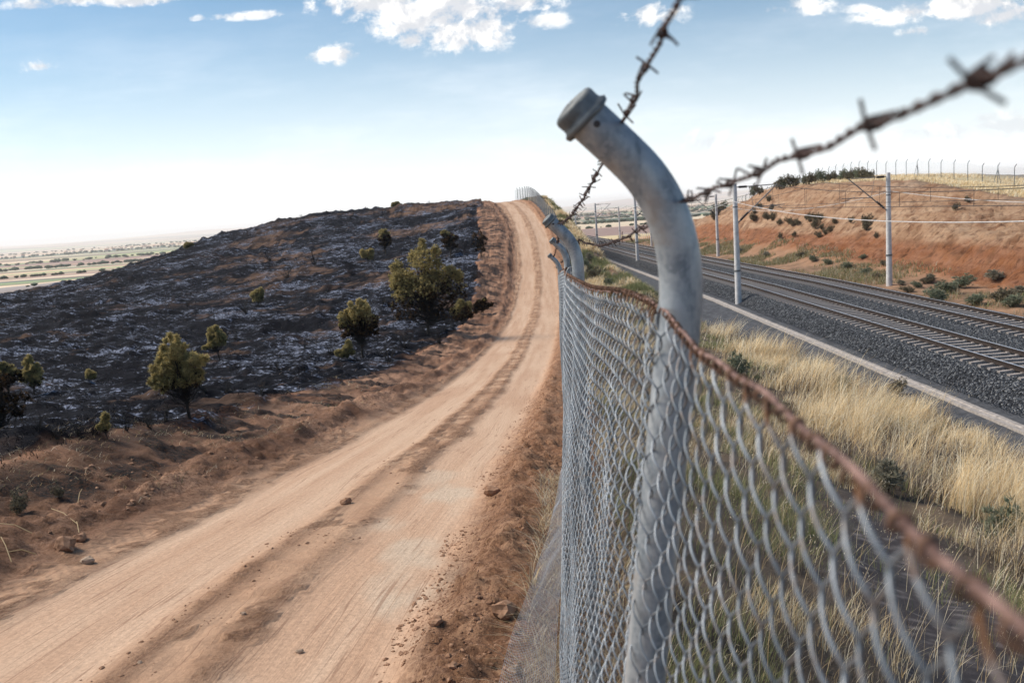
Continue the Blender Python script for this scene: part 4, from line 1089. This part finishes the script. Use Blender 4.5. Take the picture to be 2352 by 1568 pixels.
OL1, OL2, OL3, BR, BK = C(.50, .41, .19), C(.36, .31, .145), C(.20, .185, .095), C(.10, .06, .03), C(.018, .014, .012)
def pine(base, h, lobes, label, seed, scorch_shade=.35, dens=1.0, cat='pine tree', name='pine_tree', bare=.5, gold=.5, dist=None):
    """lobes: (dx, dz, rx, rz) in units of h; scorch: height share below which burning and painted shade darken the needles"""
    h = h * .93; rg = np.random.default_rng(seed); base = np.asarray(base, float); D_ = np.hypot(base[0], base[1]) if dist is None else dist
    t = empty(name, tuple(base)); put(t, label, cat)
    tips = []
    mb = MB(); L = max(.05 * h ** .4, .0022 * D_) ; wv = max(.0035, .00052 * D_)
    sub = []
    for (dx_, dz, rx, rz) in lobes:
        sub.append((dx_, dz, rx * .72, rz * .72, 1.0))
        for q in range(6):
            an = rg.uniform(-.9, np.pi + .9); k_ = rg.uniform(.6, 1.0)
            sub.append((dx_ + rx * k_ * math.cos(an), dz + rz * k_ * math.sin(an), rx * rg.uniform(.20, .36), rz * rg.uniform(.26, .52), 1.5))
    for (dx_, dz, rx, rz, dm) in sub:
        cen = np.array([dx_ * h, rg.uniform(-.10, .10) * h, dz * h]); rad = np.array([rx * h, rx * h * .9, rz * h])
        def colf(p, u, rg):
            k = np.clip((p[:, 2] / h - scorch_shade) / .16 + rg.normal(0, .45, len(p)) - .5 * np.clip(p[:, 0] / h * 2.5, -.4, .8), 0, 1)  # dark low down and to the right: burnt needles plus shade put into colour
            g = rg.uniform(0, 1, len(p)) * .5 + gold * .6 * np.clip(p[:, 2] / h, 0, 1) + .18 * (vn(p[:, 0] * 5 / h, p[:, 2] * 5 / h, seed) - .3)  # golden share grows upward: sunlit tops put into the needle colour
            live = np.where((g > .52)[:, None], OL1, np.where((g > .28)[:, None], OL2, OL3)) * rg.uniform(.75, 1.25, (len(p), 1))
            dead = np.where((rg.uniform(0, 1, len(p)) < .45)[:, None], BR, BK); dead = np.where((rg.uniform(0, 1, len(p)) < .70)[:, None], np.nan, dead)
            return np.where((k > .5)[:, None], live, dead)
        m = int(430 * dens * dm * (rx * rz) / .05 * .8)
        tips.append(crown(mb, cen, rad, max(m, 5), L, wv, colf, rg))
    mb.build('crown', NEEDLE, t, smooth=False)
    tips = np.vstack(tips)
    tb = MB(); zt_ = max(l[1] for l in lobes) * h
    n = 9; zz = np.linspace(-.1, zt_, n); xo = np.cumsum(rg.normal(0, .008 * h, n)); xo -= xo[0]; mx = np.average([l[0] for l in lobes]) * h
    tp = np.stack([xo + mx * (zz / zt_).clip(0, 1), rg.normal(0, .006 * h, n), zz], -1)
    tb.tube(tp, np.linspace(.026 * h ** .8, .006 * h, n), 8); tb.build('trunk', BARK, t)
    lb = MB()
    sel = tips[rg.permutation(len(tips))[:int(60 + 80 * bare)]]
    for p in sel:
        zs = np.clip(p[2] * rg.uniform(.35, .8), .10 * h, zt_ * .9); a = np.array([np.interp(zs, tp[:, 2], tp[:, i]) for i in range(3)])
        mid = (a + p) / 2 + rg.normal(0, .03 * h, 3) + [0, 0, -.02 * h]
        q = np.stack([a, (a + mid) / 2 + rg.normal(0, .01 * h, 3), mid, (mid + p) / 2 + [0, 0, .01 * h], p])
        lb.tube(q, np.linspace(.0065 * h, max(.0012, .00012 * D_), 5), 4, cap=False)
    for k in range(int(70 * bare)):                        # burnt twigs low on the stem
        zs = rg.uniform(.08, max(.1, min(scorch_shade, .8) + .1)) * h; a = np.array([np.interp(zs, tp[:, 2], tp[:, i]) for i in range(3)])
        d = rg.normal(0, 1, 3); d[2] = abs(d[2]) * .3; d /= np.linalg.norm(d); ln = rg.uniform(.08, .22) * h
        e = a + d * ln; lb.tube(np.stack([a, (a + e) / 2 + rg.normal(0, .02 * h, 3), e]), np.linspace(.004 * h, max(.001, .0001 * D_), 3), 3, cap=False)
    lb.build('branches', CHAR, t, smooth=False)
    return t

def at_px(px, py, y=None):
    if y is None: return hit(px, py)
    p = px_at(px, py, y); return np.array([p[0], p[1], float(H(p[0], p[1]))])
def hpx(base, npx):                                        # real height of npx picture units at that place
    return npx * (base @ FW) / F * 1.0

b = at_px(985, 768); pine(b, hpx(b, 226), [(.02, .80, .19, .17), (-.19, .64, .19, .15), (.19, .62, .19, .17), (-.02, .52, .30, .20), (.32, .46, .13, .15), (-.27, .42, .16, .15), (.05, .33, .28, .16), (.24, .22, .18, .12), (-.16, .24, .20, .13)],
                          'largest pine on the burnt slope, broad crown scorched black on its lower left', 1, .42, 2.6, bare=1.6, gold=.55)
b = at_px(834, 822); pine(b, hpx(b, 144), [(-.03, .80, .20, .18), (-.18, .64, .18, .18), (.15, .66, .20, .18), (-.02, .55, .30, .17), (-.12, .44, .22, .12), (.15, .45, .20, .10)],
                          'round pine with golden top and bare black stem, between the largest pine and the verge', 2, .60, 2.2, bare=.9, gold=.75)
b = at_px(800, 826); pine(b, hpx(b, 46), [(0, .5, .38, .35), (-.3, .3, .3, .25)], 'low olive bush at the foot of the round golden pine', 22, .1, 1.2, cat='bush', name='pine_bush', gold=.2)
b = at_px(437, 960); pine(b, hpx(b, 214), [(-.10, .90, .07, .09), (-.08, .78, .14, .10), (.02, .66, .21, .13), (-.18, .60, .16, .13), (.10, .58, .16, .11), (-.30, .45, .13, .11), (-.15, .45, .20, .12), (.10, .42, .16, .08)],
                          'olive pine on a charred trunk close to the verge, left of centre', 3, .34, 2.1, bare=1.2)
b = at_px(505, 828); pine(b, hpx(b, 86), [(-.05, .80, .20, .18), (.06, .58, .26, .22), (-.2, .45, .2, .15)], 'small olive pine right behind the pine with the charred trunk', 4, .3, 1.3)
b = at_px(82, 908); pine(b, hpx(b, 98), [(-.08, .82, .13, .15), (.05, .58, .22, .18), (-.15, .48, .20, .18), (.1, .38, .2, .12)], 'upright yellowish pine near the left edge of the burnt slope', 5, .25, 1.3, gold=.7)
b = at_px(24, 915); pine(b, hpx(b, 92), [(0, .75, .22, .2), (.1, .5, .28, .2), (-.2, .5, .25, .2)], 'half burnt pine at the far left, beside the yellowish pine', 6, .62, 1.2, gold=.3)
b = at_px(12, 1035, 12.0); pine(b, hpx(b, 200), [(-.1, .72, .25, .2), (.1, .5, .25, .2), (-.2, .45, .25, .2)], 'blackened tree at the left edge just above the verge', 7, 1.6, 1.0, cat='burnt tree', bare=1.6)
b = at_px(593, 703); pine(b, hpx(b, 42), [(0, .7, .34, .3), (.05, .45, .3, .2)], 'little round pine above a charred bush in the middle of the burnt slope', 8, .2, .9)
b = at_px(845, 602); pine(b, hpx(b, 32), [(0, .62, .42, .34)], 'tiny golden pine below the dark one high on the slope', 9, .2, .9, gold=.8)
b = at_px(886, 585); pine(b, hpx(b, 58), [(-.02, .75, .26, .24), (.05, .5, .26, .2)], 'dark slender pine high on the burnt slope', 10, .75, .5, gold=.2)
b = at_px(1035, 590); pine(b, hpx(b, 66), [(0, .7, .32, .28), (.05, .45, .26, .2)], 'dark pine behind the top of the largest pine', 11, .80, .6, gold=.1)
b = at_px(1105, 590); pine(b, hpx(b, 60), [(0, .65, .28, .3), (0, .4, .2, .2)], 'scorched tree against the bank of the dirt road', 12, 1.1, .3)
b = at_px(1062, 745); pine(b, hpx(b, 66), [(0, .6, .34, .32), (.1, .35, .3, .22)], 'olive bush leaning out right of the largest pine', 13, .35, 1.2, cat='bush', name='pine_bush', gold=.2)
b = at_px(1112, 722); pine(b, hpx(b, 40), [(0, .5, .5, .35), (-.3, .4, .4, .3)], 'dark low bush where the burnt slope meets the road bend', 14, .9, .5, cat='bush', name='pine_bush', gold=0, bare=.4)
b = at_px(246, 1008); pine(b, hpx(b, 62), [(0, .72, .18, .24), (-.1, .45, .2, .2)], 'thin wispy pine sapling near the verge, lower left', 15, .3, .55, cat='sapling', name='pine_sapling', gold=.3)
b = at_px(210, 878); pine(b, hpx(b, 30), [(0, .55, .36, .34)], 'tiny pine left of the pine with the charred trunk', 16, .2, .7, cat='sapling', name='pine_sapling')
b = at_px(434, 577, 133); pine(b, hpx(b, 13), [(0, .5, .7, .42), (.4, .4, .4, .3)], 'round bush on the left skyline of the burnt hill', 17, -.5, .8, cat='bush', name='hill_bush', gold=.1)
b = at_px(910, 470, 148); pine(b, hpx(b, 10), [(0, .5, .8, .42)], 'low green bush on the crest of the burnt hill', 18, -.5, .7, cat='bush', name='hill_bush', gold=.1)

# charred shrubs: three builds, then copies
def bare_shrub(seed):
    rg = np.random.default_rng(seed); mb = MB()
    for k in range(16):
        a = rg.uniform(0, 6.28); d = np.array([math.cos(a) * rg.uniform(.2, .9), math.sin(a) * rg.uniform(.2, .9), 1.0]); d /= np.linalg.norm(d)
        p = np.array([rg.normal(0, .04), rg.normal(0, .04), -.03]); pts = [p]
        for s in range(5):
            d = d + rg.normal(0, .16, 3); d /= np.linalg.norm(d); p = p + d * rg.uniform(.12, .22); pts.append(p)
        mb.tube(pts, np.linspace(.013, .004, 6), 4, cap=False)
        for q in range(5):
            i = rg.integers(2, 6); e = pts[i - 1] + (d + rg.normal(0, .6, 3)) * rg.uniform(.12, .3)
            mb.tube([pts[i - 1], (pts[i - 1] + e) / 2 + rg.normal(0, .02, 3), e], [.006, .004, .0025], 3, cap=False)
    return mb
protos = []
spots = [(565, 722, 40, 'charred bush of thin twigs below the little round pine'), (700, 852, 34, ''), (893, 832, 52, ''), (660, 640, 30, ''), (620, 600, 34, ''), (722, 608, 40, 'bare burnt tree on the tan patch high on the slope'),
         (380, 968, 46, ''), (130, 1010, 52, ''), (290, 990, 50, ''), (180, 1000, 40, ''), (520, 905, 40, ''), (600, 905, 34, ''), (345, 985, 44, ''), (760, 815, 36, ''), (700, 800, 26, ''), (470, 905, 46, ''), (930, 800, 50, ''), (1010, 790, 40, ''),
         (90, 990, 44, ''), (640, 850, 26, ''), (980, 620, 22, ''), (540, 780, 24, ''), (300, 800, 18, ''), (430, 705, 20, ''), (880, 700, 24, ''), (1090, 640, 24, ''), (780, 470, 9, ''), (840, 468, 9, ''), (690, 492, 9, ''), (985, 463, 8, ''), (1060, 462, 8, '')]
places = {1: 'left of the round golden pine', 2: 'right of the round golden pine', 3: 'on the middle of the slope', 4: 'high on the slope at left', 6: 'left of the olive pine with the charred trunk', 7: 'in the lower left corner of the burnt slope'}
for i, (px, py, hp, lb_) in enumerate(spots):
    yy0 = 150.0 if py < 495 and px > 600 else None
    b = at_px(px, py, yy0); s = hpx(b, hp) / 1.0
    if i < 3:
        t = empty('charred_shrub', tuple(b), i); bare_shrub(300 + i).build('twigs', CHAR, t, smooth=False); protos.append(t); c = t
    else:
        c = copy_tree(protos[i % 3]); c.location = tuple(b); c.rotation_euler = (0, 0, i * 1.7)
    c.scale = (s, s, s)
    put(c, lb_ or ('charred leafless shrub ' + places[i] if i in places else 'small charred leafless shrub standing on the burnt slope'), 'burnt shrub', 'charred shrubs on the burnt slope')

# green shrubs
def leaf_shrub(seed, pal):
    rg = np.random.default_rng(seed); mb = MB()
    def colf(p, u, rg): return pal[rg.integers(0, len(pal), len(p))] * rg.uniform(.8, 1.2, (len(p), 1))
    for k in range(6):
        cen = np.array([rg.normal(0, .16), rg.normal(0, .16), rg.uniform(.22, .62)]); crown(mb, cen, np.array([.28, .28, .30]), 40, .13, .016, colf, rg, .7, 10)
    return mb
PAL_O = np.array([(.18, .165, .115), (.24, .21, .14), (.12, .11, .085)]); PAL_G = np.array([(.22, .25, .17), (.28, .29, .21), (.15, .175, .12)])
PAL_B = np.array([(.30, .29, .22), (.38, .35, .27), (.20, .19, .15)])
sh = []
hill = [  # zoomed list on the cutting: (px, py, size)
    (1886, 506, 26), (1857, 508, 30), (1872, 508, 28), (1824, 545, 20), (1731, 508, 32), (1757, 503, 24), (1763, 506, 28), (1775, 508, 32), (1790, 518, 22), (1812, 516, 28), (1822, 520, 24), (1833, 520, 26), (1873, 512, 20), (1880, 548, 26),
    (1873, 528, 34), (1918, 516, 24), (1955, 514, 24), (1990, 516, 40), (1990, 531, 34), (1887, 532, 20), (1907, 534, 28), (1895, 540, 24), (2012, 548, 22), (1860, 512, 18), (1792, 548, 22), (1745, 480, 22), (1767, 464, 26), (1773, 484, 24), (1733, 492, 20), (2195, 486, 28), (2223, 466, 26)]
low = [(2130, 652, 44, 0), (2085, 672, 36, 0), (2205, 662, 70, 1), (2290, 645, 60, 2), (2160, 690, 70, 1), (2235, 700, 64, 1), (2300, 690, 70, 0), (2180, 672, 66, 1), (2320, 705, 70, 1), (2345, 680, 60, 2), (2110, 660, 34, 1), (2018, 640, 30, 0), (1985, 632, 40, 1), (1945, 618, 40, 1), (2072, 655, 30, 2), (1870, 600, 34, 1), (1905, 608, 34, 1), (2030, 610, 30, 0), (1840, 590, 30, 0), (1980, 596, 28, 1), (1760, 590, 28, 2), (1700, 580, 28, 2), (2140, 640, 28, 2), (1650, 574, 24, 2)]
crest = [(x_, y_, 24 + (i * 7) % 12, i % 3) for i, (x_, y_) in enumerate([(1722, 452), (1732, 447), (1745, 446), (1790, 432), (1802, 430), (1815, 426), (1828, 424), (1845, 420), (1858, 420), (1872, 417), (1890, 416), (1905, 415), (1918, 412), (1932, 412), (1946, 412), (1958, 410), (1972, 410), (1985, 410), (1998, 411), (1660, 480), (1650, 492), (1640, 502), (1672, 470), (1685, 466)])]
protos_g = []
def shrub_at(px, py, hp, kind, label, group, yfix=None):
    b = at_px(px, py, yfix)
    if len(protos_g) < 3:
        pal = [PAL_O, PAL_G, PAL_B][len(protos_g)]
        for q in range(3):
            t = empty('green_shrub'); leaf_shrub(400 + q, [PAL_O, PAL_G, PAL_B][q]).build('foliage', LEAFM, t, smooth=False)
            st_ = MB(); [st_.tube([(0, 0, -.1), (.1 * math.cos(a), .1 * math.sin(a), .3)], .02, 5) for a in (0, 2, 4)]; st_.build('stem', BARK, t)
            protos_g.append([t, False])
    pr = protos_g[kind]
    if not pr[1]: c = pr[0]; pr[1] = True
    else: c = copy_tree(pr[0])
    s = hpx(b, hp) / .72; c.location = tuple(b); k_ = 1.5 if 'foot of the cutting' in group else 1.0
    c.scale = (s * k_, s * k_, s * (1.15 if k_ == 1 else .85)); c.rotation_euler = (0, 0, px * .37)
    put(c, label, 'shrub', group); return c
for i, (px, py, hp) in enumerate(hill):
    shrub_at(px, py, hp * .46, 0, 'dark shrub growing on the red face of the cutting', 'dark shrubs on the red face')
for i, (px, py, hp, kd) in enumerate(low):
    shrub_at(px, py, hp * .42, kd, 'grey-green shrub at the foot of the red cutting beside the far track', 'shrubs at the foot of the cutting')
for i, (px, py, hp, kd) in enumerate(crest):
    shrub_at(px, py + 3, hp * .60, (0, 1, 0)[kd], 'olive shrub in the thicket along the rim of the red cutting', 'shrubs along the rim of the cutting')
# tussocks near the fence line on the mound, and in the bank grass
for i, (px, py, hp, kd) in enumerate([(1330, 520, 26, 1), (1322, 500, 16, 1), (1342, 615, 34, 1), (1312, 560, 18, 1), (1362, 640, 40, 0), (1400, 655, 30, 1), (1355, 595, 26, 2), (1240, 462, 14, 0)]):
    shrub_at(px, py + 6, hp * .6, kd, 'green tussock on the grassy mound beside the bent posts', 'tussocks on the mound')
for (px, py, hp, kd, lb_) in [(1700, 870, 60, 1, 'green bushy clump in the bank grass just right of the bent post'), (1950, 930, 70, 2, 'grey-green weed clump in the middle of the golden grass'), (2060, 905, 40, 0, 'small dark weed near the drain behind the golden grass'), (2040, 1130, 90, 2, 'greyish weed clump at the fence side of the golden grass'), (2290, 1260, 110, 1, 'dense green weeds low at the right edge of the picture')]:
    shrub_at(px, py, hp * .7, kd, lb_, 'weeds in the bank grass')
for (px, py, hp, kd, lb_) in [(45, 1180, 60, 0, 'dark green weed clump at the left edge of the verge'), (135, 1142, 34, 0, 'small dark weed behind the clump at the verge edge')]:
    shrub_at(px, py, hp * .6, kd, lb_, 'weeds on the road verge')
ORD = ['leftmost', 'second', 'third', 'fourth', 'fifth', 'sixth', 'seventh', 'eighth', 'ninth', 'tenth', 'eleventh', 'twelfth', 'thirteenth', 'fourteenth', 'fifteenth', 'sixteenth', 'seventeenth', 'eighteenth', 'nineteenth', 'twentieth',
       'twenty-first', 'twenty-second', 'twenty-third', 'twenty-fourth', 'twenty-fifth', 'twenty-sixth', 'twenty-seventh', 'twenty-eighth', 'twenty-ninth', 'thirtieth', 'thirty-first', 'thirty-second']
def order_labels(group, fmt, keep=lambda l: False):
    L = [o for o in bpy.data.objects if o.get('group') == group and o.parent is None and not keep(o['label'])]
    def sx(o):
        q = np.array(o.location); return (q @ RC) / (q @ FW)
    for i, o in enumerate(sorted(L, key=sx)):
        o['label'] = fmt % (ORD[i] + ('' if i == 0 else ' from the left'))
order_labels('dark shrubs on the red face', 'dark shrub on the red face of the cutting, %s')
order_labels('shrubs at the foot of the cutting', 'grey-green shrub at the foot of the red cutting, %s')
order_labels('shrubs along the rim of the cutting', 'olive shrub in the thicket on the cutting rim, %s')
order_labels('tussocks on the mound', 'green tussock on the grassy mound beside the bent posts, %s')
order_labels('charred shrubs on the burnt slope', 'charred leafless shrub standing on the burnt slope, %s')
# a few long dry stalks on the left verge
sb = MB(); rg = np.random.default_rng(5)
for (a, b_) in [((120, 1180), (178, 1210)), ((178, 1210), (183, 1232)), ((0, 1215), (75, 1232)), ((5, 1250), (28, 1300)), ((20, 1282), (85, 1283)), ((190, 1135), (180, 1160))]:
    p = hit(*a); q = hit(*b_); p[2] += .05; q[2] += .03; sb.tube([p, (p + q) / 2 + [0, 0, .03], q], .004, 4, c=(.62, .50, .30))
o = sb.build('dry_stalks', GRASSM); put(o, 'snapped pale stalks lying on the verge at the lower left', 'dry stalks', kind='stuff')

# ---------------------------------------------------------------- clods and stones
def ico():
    import bmesh
    bm = bmesh.new(); bmesh.ops.create_icosphere(bm, subdivisions=2, radius=1)
    v = np.array([x.co[:] for x in bm.verts]); f = np.array([[q.index for q in x.verts] for x in bm.faces]); bm.free(); return v, f
IV, IF = ico()
def rock(seed, sx, sy, sz):
    rg = np.random.default_rng(seed); o = rg.uniform(0, 50, 3)
    r = 1 + (vn(IV[:, 0] * 1.7 + o[0], IV[:, 1] * 1.7 + IV[:, 2] * 1.3 + o[1], seed) - .5) * .75 + (vn(IV[:, 0] * 4 + o[2], IV[:, 2] * 4 + IV[:, 1] * 2, seed + 1) - .5) * .3
    return IV * r[:, None] * [sx, sy, sz]
named = [(1002, 1430, 15, 0, 'round clay clod near the fence side wheel track at the bottom'), (1160, 1412, 26, 0, 'biggest clod on the crumbled soil against the netting'), (795, 1158, 12, 0, 'reddish flat clod lying alone in the middle of the road'), (1130, 1135, 18, 0, 'broad clod cluster on the soil berm in mid road height'),
         (613, 1345, 0, 0, ''), (605, 1567, 0, 0, ''), (150, 1262, 24, 0, 'large clod on the left verge ridge beside the dry stalks'), (187, 1243, 14, 0, 'rounded clod just right of the large verge clod'), (200, 1292, 13, 1, 'flat pale stone at the inner foot of the verge ridge'), (1183, 1545, 17, 1, 'pale stone beside the netting at the very bottom'), (1040, 1535, 13, 0, 'small dark clod left of the pale bottom stone'),
         (560, 1412, 7, 1, 'small white stone between the wheel tracks'), (322, 1522, 5, 1, 'tiny pale pebble in the left wheel track'), (688, 1500, 8, 1, 'grey pebble on the right wheel track near the bottom')]
for k, (px, py, r, kd, lb_) in enumerate(named):
    if not lb_: continue
    b = hit(px, py); s = hpx(b, r)
    V = rock(500 + k, s * 1.15, s * .9, s * .75)
    o = mesh_np('clay_clod' if kd == 0 else 'stone', V, IF, ROCKM if kd == 0 else PALEROCK, smooth=False); o.location = (b[0], b[1], b[2] + s * .35); put(o, lb_, 'clod' if kd == 0 else 'stone')
V = []; Fc = []; nv = 0
rg = np.random.default_rng(9)
protoR = [rock(600 + k, 1, .85, .7) for k in range(8)]
import bmesh as _b
bm = _b.new(); _b.ops.create_icosphere(bm, subdivisions=1, radius=1); lv = np.array([x.co[:] for x in bm.verts]); lf_ = np.array([[q.index for q in x.verts] for x in bm.faces]); bm.free()
def scatter(n, xf, y0, y1, s0, s1, dens=None):
    global nv
    y = y0 * (y1 / y0) ** rg.uniform(0, 1, n); x = xf(y, rg.uniform(0, 1, n))
    if dens is not None:
        k = rg.uniform(0, 1, n) < dens(x, y); x, y = x[k], y[k]
    z = H(x, y)
    s = s0 * (s1 / s0) ** (rg.uniform(0, 1, len(x)) ** 3)
    for i in range(len(x)):
        q = lv * (1 + rg.normal(0, .20, (len(lv), 1))) * s[i] * [1.1, .9, .75]; a = rg.uniform(0, 6.28); ca, sa = math.cos(a), math.sin(a)
        q = np.stack([q[:, 0] * ca - q[:, 1] * sa + x[i], q[:, 0] * sa + q[:, 1] * ca + y[i], q[:, 2] + z[i] - s[i] * .05], -1)
        V.append(q); Fc.append(lf_ + nv); nv += len(lv)
scatter(9000, lambda y, u: fx_(y) - .05 - 1.05 * u ** .8, 3.6, 22, .004, .020, lambda x, y: ss(fbm(x * 2, y * 1.4, 301, 3), .38, .6))
scatter(3600, lambda y, u: RL(y) - 1.5 + 1.7 * u, 4.2, 26, .005, .038, lambda x, y: ss(fbm(x * 1.4, y * 1.2, 303, 3), .42, .6))
scatter(1500, lambda y, u: (TL(y) + TR(y)) / 2 - .45 + .9 * u, 3.6, 26, .004, .018, lambda x, y: ss(fbm(x * 1.4, y * 1.2, 305, 3), .42, .62))
o = mesh_np('soil_clods', np.vstack(V), np.vstack(Fc), ROCKM, smooth=False); put(o, 'crumbs and small clods of red soil along the road edges', 'soil clods', kind='stuff')

# ---------------------------------------------------------------- far plain: tree belts and town
FARLEAF = vcol("far_foliage", .9)
def belt(n, rngs, hgt, name, label, seed):
    rg = np.random.default_rng(seed); mb = MB()
    for (x0, x1, y0, y1, m, hh) in rngs:
        x = rg.uniform(x0, x1, m); y = y0 + (y1 - y0) * rg.uniform(0, 1, m)
        z = H(x, y)
        for i in range(m):
            s = .22 * hh * rg.uniform(.5, 1.3); q = lv * (1 + rg.normal(0, .2, (len(lv), 1))) * [s * 1.1, s * .9, s * .55] + [x[i], y[i], z[i] + s * .45]
            mb.add(q, lf_, np.array((.055, .075, .05)) * rg.uniform(.7, 1.4))
    o = mb.build(name, FARLEAF, smooth=False); put(o, label, 'trees', kind='stuff'); return o
belt(0, [(-420, -150, 338, 341, 30, 5), (-900, -180, 650, 658, 200, 9), (-1400, -250, 1000, 1060, 420, 14), (-1900, -300, 1480, 1620, 360, 18), (-3200, -600, 2500, 2900, 420, 22), (-5000, -900, 4200, 4900, 300, 30),
         (40, 330, 640, 650, 110, 7), (60, 420, 980, 1060, 240, 14), (100, 1100, 1500, 1800, 520, 18), (0, 1500, 2600, 3000, 320, 22), (350, 1500, 800, 1000, 160, 14)], 8, 'distant_tree_belts', 'dark green belts of trees across the far plain', 31)
ho = MB(); ho.box(-5, -4, 0, 5, 4, 6)
HW = simple("far_plaster", (.62, .52, .46), .9); HR = simple("far_roof", (.36, .17, .11), .9)
rf = MB(); rf.add([(-5.4, -4.4, 6.02), (5.4, -4.4, 6.02), (5.4, 4.4, 6.02), (-5.4, 4.4, 6.02), (-5.4, 0, 8.3), (5.4, 0, 8.3)], [np.array([(0, 1, 5, 4), (2, 3, 4, 5), (3, 2, 1, 0)]), np.array([(0, 4, 3), (1, 2, 5)])])
h0 = None; rg = np.random.default_rng(77)
for i in range(90):
    if i < 64: x, y = -1050 + rg.normal(0, 260), 3000 + rg.normal(0, 260)
    else: x, y = 330 + rg.normal(0, 120), 2500 + rg.normal(0, 150)
    if h0 is None:
        h0 = empty('distant_house'); ho.build('wall', HW, h0, smooth=False); rf.build('roof', HR, h0, smooth=False); c = h0
    else: c = copy_tree(h0)
    s = rg.uniform(.45, 1.0); c.location = (x, y, float(H(x, y))); c.scale = (s, s, s); c.rotation_euler = (0, 0, rg.uniform(0, 3))
    put(c, 'tiny house in the hazy town on the far plain', 'house', 'houses of the distant town')

# ---------------------------------------------------------------- haze
hm = bpy.data.materials.new("haze_air"); hm.use_nodes = True; ht = hm.node_tree; ht.nodes.clear()
pv = ht.nodes.new('ShaderNodeVolumePrincipled'); pv.inputs['Color'].default_value = (.97, .98, 1, 1); pv.inputs['Density'].default_value = .00010; pv.inputs['Anisotropy'].default_value = .2
oo = ht.nodes.new('ShaderNodeOutputMaterial'); ht.links.new(pv.outputs[0], oo.inputs['Volume'])
zlo = float(Z.min()) - 1.5; zhi = float(Z.max()) + 6
hb = MB().box(-17500, -700, zlo, 17500, 17500, max(zhi, 12)).build('haze', hm, smooth=False)
put(hb, kind='stuff')
print("terrain", NX, NY, "z", zlo, zhi)
